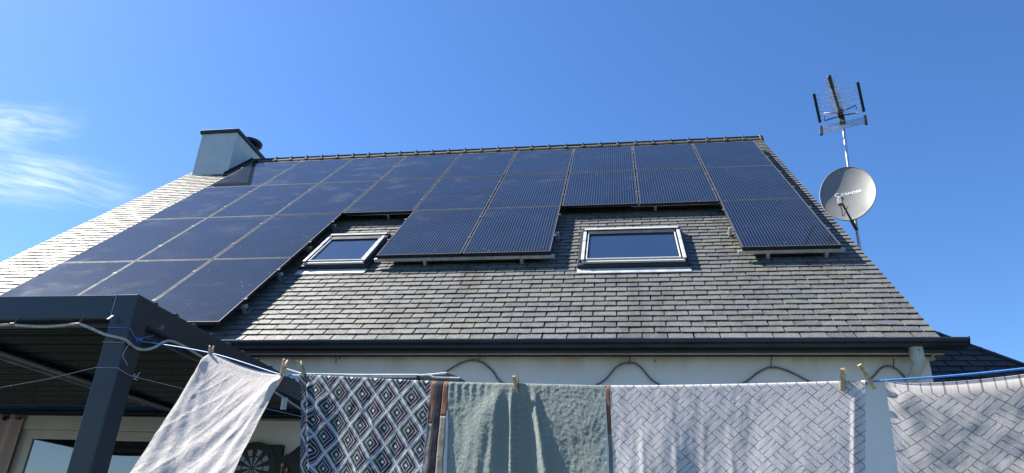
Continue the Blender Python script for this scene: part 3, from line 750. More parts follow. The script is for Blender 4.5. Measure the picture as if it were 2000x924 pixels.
# dish
DW, DH = 0.635, 0.865
tilt = math.radians(14)
N_ = (G_ * math.cos(tilt) + UP * math.sin(tilt)).normalized(); V_ = (UP * math.cos(tilt) - G_ * math.sin(tilt)).normalized()
DC = dep(1655, 377, 1); dd = (DC - CAM)
DC = CAM + dd * ((MY - 0.14 - CAM.y) / dd.y)
dish = empty('satellite_dish', Matrix.Translation(DC)); tag(dish, 'pale grey satellite dish on the mast with a white maker name across it', 'satellite dish')
di = Matrix.Translation(-DC)
m = MB(); NR, NA = 14, 64
def dpt(r, a, off=0.0):
    # offset dish: superellipse-like rim a bit pointed at the bottom
    x = r * math.cos(a) * DW / 2; y = r * math.sin(a) * DH / 2
    if y < 0: x *= 1 - 0.10 * (abs(y) / (DH / 2)) ** 3
    return DC + W_ * x + V_ * y + N_ * (-0.072 * (1 - r * r) + off)
vs = []; fs = []
for layer, off in ((0, 0.0), (1, -0.004)):
    vs.append(dpt(0, 0, off))
    for i in range(1, NR + 1):
        for j in range(NA): vs.append(dpt(i / NR, 2 * math.pi * j / NA, off))
    b = layer * (1 + NR * NA)
    for j in range(NA): fs.append((b, b + 1 + j, b + 1 + (j + 1) % NA))
    for i in range(NR - 1):
        for j in range(NA): fs.append((b + 1 + i * NA + j, b + 1 + (i + 1) * NA + j, b + 1 + (i + 1) * NA + (j + 1) % NA, b + 1 + i * NA + (j + 1) % NA))
m.add(vs, fs, 0, True)
M_dish = simple('dish_lacquer', (0.20, 0.20, 0.195), 0.45, 0, 0.05, 4, dirt=((0.13, 0.13, 0.12), 0.5))
m.build('reflector', M_dish, dish, di)
m = MB(); m.tube([dpt(1.0, 2 * math.pi * j / 64, -0.001) for j in range(65)], 0.006, 8, cap=False); m.build('rim', simple('dish_rim', (0.16, 0.16, 0.16), 0.5), dish, di)
bot = dpt(1.0, -math.pi / 2, -0.005)
lnb = bot + N_ * 0.36 + V_ * 0.055 - W_ * 0.06
m = MB(); m.bar(bot - N_ * 0.02, lnb - (lnb - bot) * 0.10, 0.020, 0.024, bev=0.003); m.build('feed_arm', M_boom, dish, di)
look = (DC - lnb).normalized()
m = MB(); m.tube([lnb - look * 0.035, lnb - look * 0.03, lnb + look * 0.045, lnb + look * 0.05], [0.022, 0.030, 0.034, 0.028], 14)
m.bar(lnb - look * 0.03, lnb - look * 0.03 - V_ * 0.075, 0.048, 0.05, bev=0.005); m.build('receiver_head', simple('lnb_grey', (0.22, 0.22, 0.22), 0.5), dish, di)
m = MB(); m.tube(spline([lnb - V_ * 0.09 - look * .03, lnb - V_ * 0.15 - N_ * 0.03, lnb - V_ * 0.16 - N_ * 0.12, bot + N_ * 0.20 + V_ * 0.07], 6), 0.0045, 6); m.build('coax', M_black, dish, di)
m = MB(); m.tube(spline([bot - N_ * 0.02, bot + W_ * 0.08 + V_ * 0.02, bot + W_ * 0.11 + V_ * 0.10 - N_ * 0.04, bot + W_ * 0.10 + V_ * 0.2 - N_ * 0.06], 6), 0.0045, 6); m.build('coax', M_black, dish, di)
m = MB(); m.bar(bot - N_ * 0.05 + V_ * 0.03, DC - N_ * 0.15 - V_ * 0.05, 0.05, 0.03, bev=0.004); m.bar(DC - N_ * 0.09, Vector((MX, MY, DC.z)), 0.07, 0.07, bev=0.004); m.bar(bot - N_ * .02, Vector((MX, MY, bot.z - 0.02)), 0.035, 0.035, bev=.004); m.build('back_bracket', M_boom, dish, di)
# maker's name and emblem, printed on the dish
M_ink = simple('white_print', (0.80, 0.81, 0.82), 0.5, 0, 0.03)
def text_mesh(txt, size, mat, name, place, bold=0.0):
    cu = bpy.data.curves.new(name, 'FONT'); cu.body = txt; cu.size = size; cu.offset = bold; cu.space_character = 1.12; cu.resolution_u = 3
    ob = bpy.data.objects.new('tmp', cu); COL.objects.link(ob)
    dg = bpy.context.evaluated_depsgraph_get(); me = bpy.data.meshes.new_from_object(ob.evaluated_get(dg)); COL.objects.unlink(ob); bpy.data.objects.remove(ob)
    bm = bmesh.new(); bm.from_mesh(me); bmesh.ops.triangulate(bm, faces=bm.faces)
    bmesh.ops.subdivide_edges(bm, edges=[e for e in bm.edges if e.calc_length() > 0.03], cuts=1)
    for v in bm.verts: v.co = place(v.co.x, v.co.y)
    bm.to_mesh(me); bm.free(); me.name = name; me.materials.clear(); me.materials.append(mat); return me
def on_dish(x, y):
    r2 = (x / (DW / 2)) ** 2 + (y / (DH / 2)) ** 2
    return DC + W_ * x + V_ * y + N_ * (-0.072 * (1 - r2) + 0.0015)
link('printed_name', text_mesh('CAHORS', 0.052, M_ink, 'printed_name', lambda x, y: on_dish(x * 1.05 - 0.080, y * 1.0 + 0.030), 0.0016), dish, None, di)
em = MB()
ev = []; n_ = 20
for i in range(n_ + 1):
    a = math.radians(40 + 280 * i / n_); wd_ = 0.006 + 0.009 * math.sin(math.pi * i / n_)
    for r_ in (0.030 - wd_, 0.030): ev.append(on_dish(-0.122 + r_ * math.cos(a), 0.046 + r_ * math.sin(a)))
em.add(ev, [(2 * i, 2 * i + 1, 2 * i + 3, 2 * i + 2) for i in range(n_)]); em.build('printed_emblem', M_ink, dish, di)

# ------------------------------------------------------------------ pergola
PYF = -7.50; PZT = 2.785; PXR = -0.243
perg = empty('pergola', Matrix.Translation((PXR - 0.06, PYF, 0))); tag(perg, 'anthracite metal pergola with a ribbed louvre roof standing against the house', 'pergola')
pi_ = Matrix.Translation((-PXR + 0.06, -PYF, 0))
m = MB(); m.box(PXR - 0.126, PXR, PYF, PYF + 0.126, 0, PZT, bev=0.005); m.build('post', M_perg, perg, pi_)
m = MB(); m.box(-4.75, -4.62, PYF, PYF + 0.126, 0, PZT, bev=0.005); m.build('post', M_perg, perg, pi_)
m = MB(); m.box(-4.619, PXR - 0.128, PYF + 0.003, PYF + 0.060, PZT - 0.135, PZT - 0.001, bev=0.004)
m.box(-4.619, PXR - 0.128, PYF + 0.061, PYF + 0.09, PZT - 0.160, PZT - 0.120, bev=0.002); m.build('front_beam', M_perg, perg, pi_)
m = MB(); m.box(PXR - 0.062, PXR - 0.003, PYF + 0.128, WY - 0.01, PZT - 0.135, PZT - 0.003, bev=0.004)
m.box(PXR - 0.095, PXR - 0.063, PYF + 0.16, WY - 0.13, PZT - 0.165, PZT - 0.130, bev=0.002); m.build('side_beam', M_perg, perg, pi_)
m = MB(); m.box(-4.75, -4.69, PYF + 0.128, WY - 0.01, PZT - 0.135, PZT - 0.003, bev=0.004); m.build('side_beam', M_perg, perg, pi_)
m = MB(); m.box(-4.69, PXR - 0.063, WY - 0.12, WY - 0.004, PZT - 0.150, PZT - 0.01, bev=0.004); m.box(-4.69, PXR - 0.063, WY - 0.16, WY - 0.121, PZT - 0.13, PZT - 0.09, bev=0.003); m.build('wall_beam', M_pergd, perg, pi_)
lv = MB(); LW = 0.198; sh = []
for i in range(4):
    y0 = i * 0.0495; sh += [(y0 + 0.004, -0.020), (y0 + 0.010, 0.0), (y0 + 0.038, 0.0), (y0 + 0.044, -0.020)]
pro = sh + [(LW, 0.030), (LW - 0.01, 0.034), (0.0, 0.010)]
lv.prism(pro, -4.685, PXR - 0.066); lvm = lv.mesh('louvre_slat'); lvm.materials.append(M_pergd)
y = PYF + 0.10; i = 0
while y + LW < WY - 0.13:
    link('louvre_slat', lvm, perg, None, pi_ @ Matrix.Translation((0, y, PZT - 0.055))); y += LW + 0.002
y = PYF + 0.16
while y < WY - 0.2:
    e = MB(); e.box(PXR - 0.055, PXR - 0.012, y, y + 0.03, PZT - 0.0025, PZT + 0.012, bev=0.002); e.build('louvre_pivot', M_perg, perg, pi_); y += 0.2
e = MB(); e.box(PXR - 0.1285, PXR - 0.1265, PYF - 0.0012, PYF + 0.002, PZT - 0.135, PZT); e.build('corner_seam', M_alu, perg, pi_)
for z_ in (PZT - 0.03, PZT - 0.105):
    for x_ in (PXR - 0.15, PXR - 0.10, PXR - 0.03):
        e = MB(); e.tube([(x_, PYF + (0.0035 if x_ < PXR - .127 else 0.0005), z_), (x_, PYF - 0.002, z_)], 0.0035, 8); e.build('screw', M_perg, perg, pi_)
# inner rafter with pale strip
a = at_z(0, 690, PZT - 0.10); xr_ = a.x
for xx in (xr_,):
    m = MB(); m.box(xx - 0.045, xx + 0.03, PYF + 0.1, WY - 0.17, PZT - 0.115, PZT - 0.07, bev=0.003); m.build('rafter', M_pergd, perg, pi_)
    m = MB(); m.box(xx + 0.031, xx + 0.046, PYF + 0.1, WY - 0.17, PZT - 0.117, PZT - 0.098, bev=0.002); m.build('rafter_strip', M_greyl, perg, pi_)
    m = MB(); m.box(xx - 0.075, xx - 0.046, PYF + 0.1, WY - 0.5, PZT - 0.120, PZT - 0.095, bev=0.002); m.build('rafter_strip', M_boomgrey, perg, pi_)
for p_ in (at_z(210, 623, 2.63), at_z(310, 642, 2.63)):
    m = MB(); m.prism([(p_.y, p_.z), (p_.y + 0.03, p_.z), (p_.y + 0.03, p_.z + 0.03)], p_.x - 0.006, p_.x + 0.006, 'x'); m.build('beam_end_cap', M_cableg, perg, pi_)

# curtain
cur = MB(); vs = []; nn = 80
def cpt(i, z): 
    x = -4.45 + 1.12 * i / nn; return (x, WY - 0.13 + 0.035 * math.sin(i / nn * 2 * math.pi * 7.5) * (0.6 + 0.4 * (2.6 - z) / 2.6), z)
zs = [2.64, 2.59, 2.3, 1.6, 0.9, 0.1]
for z in zs:
    for i in range(nn + 1): vs.append(cpt(i, z))
cur.add(vs, [(r_ * (nn + 1) + i, r_ * (nn + 1) + i + 1, (r_ + 1) * (nn + 1) + i + 1, (r_ + 1) * (nn + 1) + i) for r_ in range(len(zs) - 1) for i in range(nn)], 0, True)
co = empty('curtain', Matrix.Translation((-3.9, WY - 0.13, 0))); tag(co, 'taupe outdoor curtain with black eyelets hanging left of the sliding door', 'curtain')
ci = Matrix.Translation((3.9, -WY + 0.13, 0))
c2 = cur.build('cloth', M_curt, co, ci); sd = c2.modifiers.new('thick', 'SOLIDIFY'); sd.thickness = 0.003
m = MB(); m.tube([(-4.6, WY - 0.13, 2.60), (-3.36, WY - 0.13, 2.60)], 0.010, 8); m.build('curtain_rod', M_black, co, ci)
for i in range(12):
    xx = -4.42 + i * 0.089; m = MB(); m.tube([(xx - .004, WY - 0.13, 2.60), (xx + .004, WY - 0.13, 2.60)], 0.024, 12); m.build('eyelet', M_black, co, ci)

# dartboard cabinet
DB = at_y(491, 914, WY - 0.07); 
db = empty('dartboard_cabinet', Matrix.Translation(DB)); tag(db, 'open black dartboard cabinet with a black and white dartboard on the shaded wall', 'dartboard')
dbi = Matrix.Translation(-DB); bx, bz = DB.x, DB.z; yb = WY - 0.002
m = MB(); m.box(bx - 0.25, bx + 0.25, yb - 0.05, yb, bz - 0.30, bz + 0.205, bev=0.004); m.build('cabinet_case', M_black, db, dbi)
def doorshape(sg):
    pts = [(bx + sg * 0.252, bz - 0.30)]
    x0, x1 = 0.252, 0.50
    pts.append((bx + sg * 0.252, bz + 0.11))
    for i in range(9):
        a = i / 8; pts.append((bx + sg * (0.252 + 0.15 * a), bz + 0.11 + 0.09 * (1 - math.cos(a * math.pi / 2))))
    pts += [(bx + sg * 0.50, bz + 0.20), (bx + sg * 0.50, bz - 0.30)]
    return pts
for sg in (-1, 1):
    m = MB(); P = doorshape(sg); n_ = len(P); vs = [(x, yb - 0.050, z) for x, z in P] + [(x, yb - 0.02, z) for x, z in P]
    m.add(vs, [tuple(range(n_)), tuple(range(2 * n_ - 1, n_ - 1, -1))] + [(i, n_ + i, n_ + (i + 1) % n_, (i + 1) % n_) for i in range(n_)]); m.build('cabinet_door', M_black, db, dbi)
yd = yb - 0.051
def disc(m, r0, r1, a0, a1, y, mi=0, seg=4):
    vs = []
    for i in range(seg + 1):
        a = a0 + (a1 - a0) * i / seg
        for r in (r0, r1): vs.append((bx + r * math.cos(a), y, bz + r * math.sin(a)))
    b = len(vs); vs += [(x, y + 0.006, z) for x, _, z in vs]
    fs = [(2 * i, 2 * i + 1, 2 * i + 3, 2 * i + 2) for i in range(seg)] + [(b + 2 * i, 2 * i, 2 * i + 2, b + 2 * i + 2) for i in range(seg)] + [(2 * i + 1, b + 2 * i + 1, b + 2 * i + 3, 2 * i + 3) for i in range(seg)]
    fs += [(0, b, b + 1, 1), (2 * seg, 2 * seg + 1, b + 2 * seg + 1, b + 2 * seg)]
    m.add(vs, fs, mi)
m = MB(); disc(m, 0.0001, 0.226, 0, 2 * math.pi - 1e-4, yd - 0.004, 0, 48); bo = m.build('dartboard', M_black, db, dbi)
for i in range(20):
    a0 = math.radians(i * 18 - 9 + 0.6); a1 = math.radians(i * 18 + 9 - 0.6)
    if i % 2 == 0:
        for r0, r1 in ((0.018, 0.095), (0.108, 0.160)):
            m = MB(); disc(m, r0, r1, a0, a1, yd - 0.0075); m.build('segment', M_dartgrey, bo)
m = MB(); disc(m, 0.0001, 0.014, 0, 6.28, yd - 0.009, 0, 16); m.build('bullseye', simple('bull_green', (0.03, 0.06, 0.03), 0.6), bo)
for i, (x_, z_) in enumerate(((551, 908), (559, 918), (553, 935))):
    p_ = at_y(x_, z_, yb - 0.075)
    m = MB(); m.tube([p_ - UP * 0.10, p_], 0.003, 6)
    m.add([p_ + Vector(v) for v in [(-0.018, 0, 0.0), (0, 0, 0.022), (0.018, 0, 0.0), (0, 0, -0.022)]] + [p_ + Vector(v) for v in [(0, -0.018, 0.0), (0, 0.018, 0)]], [(0, 1, 4), (1, 2, 4), (2, 3, 4), (3, 0, 4), (0, 5, 1), (1, 5, 2), (2, 5, 3), (3, 5, 0)])
    d_ = m.build('dart', M_pink)
    tag(d_, ['dart with a pink flight, highest of the darts on the right cabinet door', 'dart with a pink flight, second down on the right cabinet door', 'dart with a pink flight, lowest on the right cabinet door'][i], 'dart', 'darts on the cabinet door')

# ------------------------------------------------------------------ cables and ropes
cab = empty('wall_cable', Matrix.Translation((2.0, WY - 0.03, 3.2))); tag(cab, 'grey cable looped from hook to hook along the wall under the eaves', 'cable')
wi = Matrix.Translation((-2.0, -WY + 0.03, -3.2))
Yc = WY - 0.025
pxs = [(700, 790), (790, 780), (865, 730), (905, 707), (935, 705), (960, 722), (985, 750), (1060, 775), (1165, 752), (1205, 716), (1229, 708), (1250, 716), (1285, 750), (1370, 775), (1448, 750), (1480, 728), (1507, 717), (1540, 725), (1585, 747), (1630, 762), (1680, 755), (1703, 738), (1722, 718), (1742, 716), (1765, 735), (1775, 760), (1778, 800)]
m = MB(); m.tube(spline([at_y(x, y, Yc) for x, y in pxs], 8), 0.0085, 8); m.build('cable', M_cableg, cab, wi)
for x_, y_, y2 in ((936, 706, 694), (1229, 709, 698), (1505, 717, 697), (1744, 718, 700)):
    p_ = at_y(x_, y_, Yc); q_ = at_y(x_ + 2, y2, Yc + 0.01)
    m = MB(); m.tube([p_ - UP * 0.012, p_ + Vector((0.004, -0.006, 0.01)), q_], 0.0035, 6); m.build('hook', M_black, cab, wi)
for x_, y_, l_ in ((654, 692, 18), (662, 696, 5), (731, 693, 4), (1278, 703, 5)):
    p_ = at_y(x_, y_, WY - 0.006); q_ = at_y(x_ + 2, y_ + l_, WY - 0.006)
    tag(MB().tube([p_, (p_ + q_) / 2 + Vector((0.008, 0, 0)), q_], 0.003, 6).build('wall_nail', M_black), {654: 'long bent black nail below the soffit near the pergola', 662: 'small black nail stub right of the bent nail', 731: 'tiny black nail under the soffit above the diamond print sheet', 1278: 'tiny black nail between the second and third cable hooks'}[x_], 'nail')

pc = empty('pergola_cable', Matrix.Translation((-0.3, -7.6, 2.5))); tag(pc, 'thick beige cable slung from the pergola beam and round its post', 'cable')
pci = Matrix.Translation((0.3, 7.6, -2.5))
YY = PYF - 0.02
pts = [at_y(-120, 640, YY), at_y(-60, 642, YY), at_y(0, 635, YY), at_y(25, 635, YY), at_y(80, 638, YY), at_y(120, 636, YY), at_y(152, 633, YY), at_y(175, 640, YY), at_y(205, 653, YY), at_y(243, 663, YY - 0.01)]
XX = PXR + 0.012
pts += [at_x(262, 678, XX), at_x(280, 683, XX + .02), at_x(300, 679, XX + .04), at_x(322, 667, XX + .04), at_x(338, 667, XX + .03), at_x(362, 678, XX + .02), at_x(400, 700, XX + .01), at_x(450, 722, XX + .01), at_x(500, 745, XX), at_x(545, 771, XX), at_x(578, 793, XX), at_x(610, 815, XX)]
m = MB(); m.tube(spline(pts, 6), 0.0075, 8); m.build('cable', M_cableb, pc, pci)
for x_ in (25, 152):
    p_ = at_y(x_, 634, YY); m = MB(); m.tube([p_ + Vector((-0.012, 0, 0)), p_ + Vector((0.012, 0, 0))], 0.011, 8); m.tube([p_, p_ + Vector((0, 0.03, 0.06))], 0.004, 6); m.build('clip', M_cableg, pc, pci)
for i, x_ in enumerate((553, 559)):
    p_ = at_x(x_, 780, XX + 0.01); m = MB(); m.box(-0.006, 0.006, -0.012, -0.002, -0.075, 0.012, M=Matrix.Translation(p_), bev=0.002); m.box(-0.006, 0.006, 0.002, 0.012, -0.075, 0.012, M=Matrix.Translation(p_), bev=0.002)
    tag(m.build('clothes_peg', M_arm), ['left of two white plastic pegs clipped on the cable under the pergola', 'right of two white plastic pegs clipped on the cable under the pergola'][i], 'clothes peg', 'clothes pegs')

# clothes line
LP = [(-0.241, -7.42, 2.554), (0.35, -7.66, 2.419), (0.835, -7.857, 2.268), (0.929, -7.895, 2.258), (1.622, -8.177, 2.166), (1.923, -8.299, 2.133), (2.26, -8.436, 2.097), (2.60, -8.574, 2.072), (2.901, -8.696, 2.055), (2.964, -8.722, 2.054), (3.249, -8.837, 2.058), (3.9, -9.10, 2.10), (5.2, -9.63, 2.20)]
LPV = [Vector(p) for p in LP]
LS = spline(LP, 10)
def line_at(x):
    for i in range(len(LS) - 1):
        if LS[i].x <= x <= LS[i + 1].x:
            t_ = (x - LS[i].x) / (LS[i + 1].x - LS[i].x); return LS[i].lerp(LS[i + 1], t_)
    return LS[-1].copy() if x > LS[-1].x else LS[0].copy()
cl = empty('clothes_line', Matrix.Translation(LPV[0])); tag(cl, 'blue nylon clothes line tied to the pergola post and holding the washing', 'clothes line')
cli = Matrix.Translation(-LPV[0])
m = MB(); m.tube(LS, 0.0028, 8); m.build('rope', M_rope, cl, cli)
K = LPV[0]
m = MB(); 
for s_ in ((0, 0, 0), (0.008, 0.004, 0.004), (-0.005, -0.004, 0.006)): m.tube([K + Vector(s_) - Vector((0.009, 0, 0.004)), K + Vector(s_) + Vector((0.009, 0, 0.003))], 0.0075, 8)
m.build('knot', M_rope, cl, cli)
yf = PYF - 0.004; xr2 = PXR + 0.004; xl2 = PXR - 0.130; zk = at_y(225, 641, yf).z
loop = [K, (xr2, PYF + 0.03, zk - 0.02), (xr2, yf + .004, zk), (PXR - 0.01, yf, zk + 0.0), (xl2 + 0.01, yf, zk + 0.004), (xl2, PYF + 0.02, zk + 0.01), (xl2, PYF + 0.13, zk), (xr2 - .01, PYF + 0.131, zk - 0.01), K]
m = MB(); m.tube(loop, 0.0022, 6); m.tube(spline([K, K + Vector((0.02, 0.03, 0.025)), K + Vector((0.05, 0.05, 0.04))], 4), 0.0018, 6); m.build('post_loop', M_rope, cl, cli)
# thin wires
w1 = empty('thin_line', Matrix.Translation((PXR, PYF, 2.3))); tag(w1, 'thin grey wire running from the pergola post to left and right', 'wire')
wi1 = Matrix.Translation((-PXR, -PYF, -2.3))
zk2 = at_y(215, 718, yf).z; zk3 = at_y(225, 669, yf).z
a0 = Vector((xl2, yf, zk2))
m = MB(); m.tube([at_y(-60, 770, -7.2), at_y(0, 757, -7.25), at_y(100, 739, -7.35), a0], 0.0014, 5)
m.tube([a0, (PXR, yf, zk2 - 0.002), (xr2, PYF + 0.06, zk2 - 0.015), at_x(258, 735, xr2 + 0.004)], 0.0018, 5)
end = at_y(258, 735, PYF + 0.10)
m.tube([at_x(258, 735, xr2), at_y(370, 762, -6.9), at_y(524, 799, -6.2), at_y(577, 811, -6.0), at_y(700, 840, -5.6)], 0.0016, 5)
m.tube([(xl2, yf, zk3 + .004), (PXR - .01, yf, zk3), (xr2, PYF + 0.02, zk3 + 0.004)], 0.0018, 5)
pk = at_y(252, 672, yf - 0.002); m.tube(spline([pk, at_y(240, 694, yf - .01), at_y(247, 708, yf - .01), at_y(248, 714, yf - .01)], 5), 0.0014, 5)
kk_ = at_x(262, 733, xr2 + .006)
for s_ in range(5): m.tube([kk_ + Vector((0, rr.uniform(-.02, .02), rr.uniform(-.02, .02))), kk_ + Vector((0.01, rr.uniform(-.03, .03), rr.uniform(-.03, .03)))], 0.0022, 5)
m.build('wire', M_wire, w1, wi1)

# ------------------------------------------------------------------ washing
def sheet(name, x0, x1, dl, dr, L, mat, disp, res=0.006, back=None, parent=None, bands=None, uoff=0.0, sag=0.0, backL=0.30, yoff=0.0, backmat=None, sag_bias=0.5, hem=0.0):
    """cloth hung over the line between world x0 and x1; dl, dr are the fall directions of its two edges"""
    A = line_at(x0); B = line_at(x1); W = (B - A).length; n = max(8, int(W / res)); mrows = max(8, int(L / res))
    tl = (B - A).normalized(); nf = tl.cross(Vector((0, 0, 1))).normalized()
    if nf.dot(CAM - A) < 0: nf = -nf
    nf = (nf + Vector((0, 0, 0))).normalized()
    dl = Vector(dl).normalized(); dr = Vector(dr).normalized()
    vs = []; uvs = []
    r0 = 0.005
    backn = max(4, int(backL / (res * 2)))
    tot = []
    for j in range(backn, 0, -1): tot.append(('b', backL * j / backn))
    for j in range(5): tot.append(('a', j))
    for j in range(1, mrows + 1): tot.append(('f', L * j / mrows))
    for kind, t_ in tot:
        for i in range(n + 1):
            s_ = i / n; top = line_at(x0 + (x1 - x0) * s_)
            sg = sag * 4 * s_ * (1 - s_) if sag_bias == 0.5 else sag * (math.sin(math.pi * s_ ** sag_bias))
            d_ = dl.lerp(dr, s_).normalized()
            if kind == 'b':
                top = line_at(x0 + (x1 - x0) * (0.5 + (s_ - 0.5) * (1 - 0.10 * min(1, t_ / 0.1))))
                p_ = top - nf * (r0 + 0.002 + 0.006 * min(1, t_ / 0.05)) + d_ * t_ * 0.98 - UP * (sg * (0.3 if sag_bias == 0.5 else 0.95)); v_ = -t_
            elif kind == 'a':
                a_ = math.pi * (t_) / 4; p_ = top + nf * (-math.cos(a_) * r0) + UP * (math.sin(a_) * r0) - UP * sg * (t_ / 4 * 0.7 + 0.3); v_ = 0.0
            else:
                q = t_
                p_ = top + nf * r0 + d_ * (q) - UP * sg * max(0, 1 - q / (L * 0.9)) 
                p_ = p_ + nf * disp(W * s_, q, W) * 1.0; v_ = q
            vs.append(p_); uvs.append((W * s_ + uoff, -v_ - sg * 0.0))
    fs = []; mis = []
    R_ = len(tot)
    for r_ in range(R_ - 1):
        for i in range(n):
            fs.append((r_ * (n + 1) + i, r_ * (n + 1) + i + 1, (r_ + 1) * (n + 1) + i + 1, (r_ + 1) * (n + 1) + i))
    me = bpy.data.meshes.new(name); me.from_pydata([tuple(v - A) for v in vs], [], fs)
    uvl = me.uv_layers.new(name='UVMap')
    for pl in me.polygons:
        pl.use_smooth = True
        for li in pl.loop_indices: uvl.data[li].uv = uvs[me.loops[li].vertex_index]
    me.materials.append(mat)
    if parent is None: o = link(name, me, None, None, Matrix.Translation(A))
    else: o = link(name, me, parent, None, Matrix.Translation(A - parent.location))
    return o
def fr(x, y, sc, oc=4): return noise.fractal(Vector((x * sc, y * sc, 1.7)), 1.0, 2.0, oc)
def ridgef(d, w_): return math.exp(-(d / w_) ** 2)
def sm(a, b, x): t_ = min(1, max(0, (x - a) / (b - a))); return t_ * t_ * (3 - 2 * t_)

# beige pillow case, blown towards the camera and to the left
A = line_at(0.345); B = line_at(0.838)
bl_ = dep(258, 924, 2.98) - A; br_ = dep(458, 924, 2.76) - B
def disp_b(x, y, W):
    s_ = x / W; f = 0
    # folds running from both pegs
    for k_, am, wd in ((0.10, 0.012, 0.014), (0.30, 0.010, 0.016), (0.62, 0.008, 0.026)): f += am * ridgef(x - k_ * y * 0.9 - 0.004, wd + 0.05 * y) * sm(0, 0.05, y)
    for k_, am, wd in ((0.25, 0.010, 0.012), (0.55, 0.011, 0.018), (0.95, 0.009, 0.026)): f += am * ridgef((W - x) - k_ * y * 0.8 - 0.004, wd + 0.05 * y) * sm(0, 0.05, y)
    f += 0.0045 * fr(x * 1.0 + y * 0.8, y * 0.20, 8, 2) * sm(0, 0.1, y)
    r1 = 1 - min(1, 3.2 * abs(fr(x + 0.75 * y, y * 0.22 + 4, 9, 2))); r2 = 1 - min(1, 3.2 * abs(fr(x + 0.35 * y + 7, y * 0.30, 16, 2)))
    f += (0.0032 * r1 ** 3 + 0.0012 * r2 ** 3) * sm(0, 0.06, y)
    f += -0.05 * sm(0.05, 0.4, y) * math.sin(math.pi * s_) * 0.4
    return f
o = sheet('pillowcase', 0.345, 0.838, bl_, br_, 1.05, M_beige, disp_b, 0.006, sag=0.045, backL=0.16)
tag(o, 'plain pale beige pillowcase hanging slanted from two pegs beside the pergola post', 'pillowcase')
# diamond sheet
def disp_d(x, y, W):
    f = 0.0
    f -= 0.022 * sm(0.075 + 0.10 * y, 0.045 + 0.10 * y, x) * sm(0, 0.06, y)
    f += 0.022 * ridgef(x - 0.075 - 0.13 * y, 0.014) * sm(0, 0.06, y)
    f += 0.010 * ridgef(x - 0.10 - 0.35 * y, 0.03 + 0.06 * y) * sm(0, .1, y)
    f += 0.008 * math.sin(x * 21 - y * 4 + 0.6) * sm(0.0, 0.5, y) + 0.008 * fr(x + 0.2 * y, y * 0.3, 6, 3) * sm(0, 0.15, y)
    f += 0.0020 * fr(x, y, 34, 3)
    return f
DN = Vector((0, 0, -1))
def lean(px, py, X0):  # fall direction of an edge from where it crosses the lower picture edge
    A_ = line_at(X0); d_ = ray(px, py); tl_ = (LPV[8] - LPV[0]); nn_ = Vector((-tl_.y, tl_.x, 0)).normalized()
    t_ = ((A_ - CAM).dot(nn_)) / d_.dot(nn_); return CAM + d_ * t_ - A_
dl_ = lean(577, 924, 0.925); dm_ = lean(828, 924, 1.585); dg_ = lean(852, 924, 1.655)
o = sheet('bed_sheet', 0.925, 1.585, dl_, dm_, 0.95, M_diam, disp_d, 0.005)
tag(o, 'black and white bed sheet printed with nested diamonds, left of the green sheet', 'bed sheet', 'bed linen on the line')
# narrow hem bands between diamond and green cloth
def disp_g(x, y, W):
    f = 0.0
    xp = 0.335         # under the peg
    f += 0.0
    for k_, am, wd in ((0.02, 0.014, 0.008), (0.19, 0.016, 0.012), (-0.10, 0.012, 0.016), (-0.26, 0.009, 0.022), (-0.42, 0.007, 0.028)):
        base = xp - 0.012 if k_ < 0.1 else xp + 0.01
        x0_ = {0.02: 0.272, 0.19: 0.355, -0.10: 0.225, -0.26: 0.215, -0.42: 0.205}[k_]
        f += am * ridgef(x - x0_ - k_ * y, wd + 0.025 * y) * sm(-0.01, 0.10, y)
    f -= 0.016 * ridgef(x - 0.315 - 0.06 * y, 0.030 + 0.05 * y) * sm(0, 0.1, y)
    f += 0.0016 * math.sin(x * 190) * sm(0.10, 0.0, y) * sm(0.25, 0.1, x)
    f += 0.010 * math.sin((x - 0.1) * 14) * sm(0.1, 0.6, y) + 0.008 * fr(x, y * 0.4, 7, 3) * sm(0, 0.15, y)
    rg_ = 1 - min(1, 2.6 * abs(fr(x, y, 36, 3))); rh_ = 1 - min(1, 2.6 * abs(fr(x + 3, y + 1, 75, 2)))
    f += (0.0013 * rg_ ** 2 + 0.0008 * rh_ ** 2)
    return f
o = sheet('bed_sheet', 1.660, 2.232, lean(874, 924, 1.665), lean(1190, 924, 2.235), 0.95, M_green, disp_g, 0.0036)
tag(o, 'crinkled sage green bed sheet with faint sunburst print, pegged mid line', 'bed sheet', 'bed linen on the line')
green = o
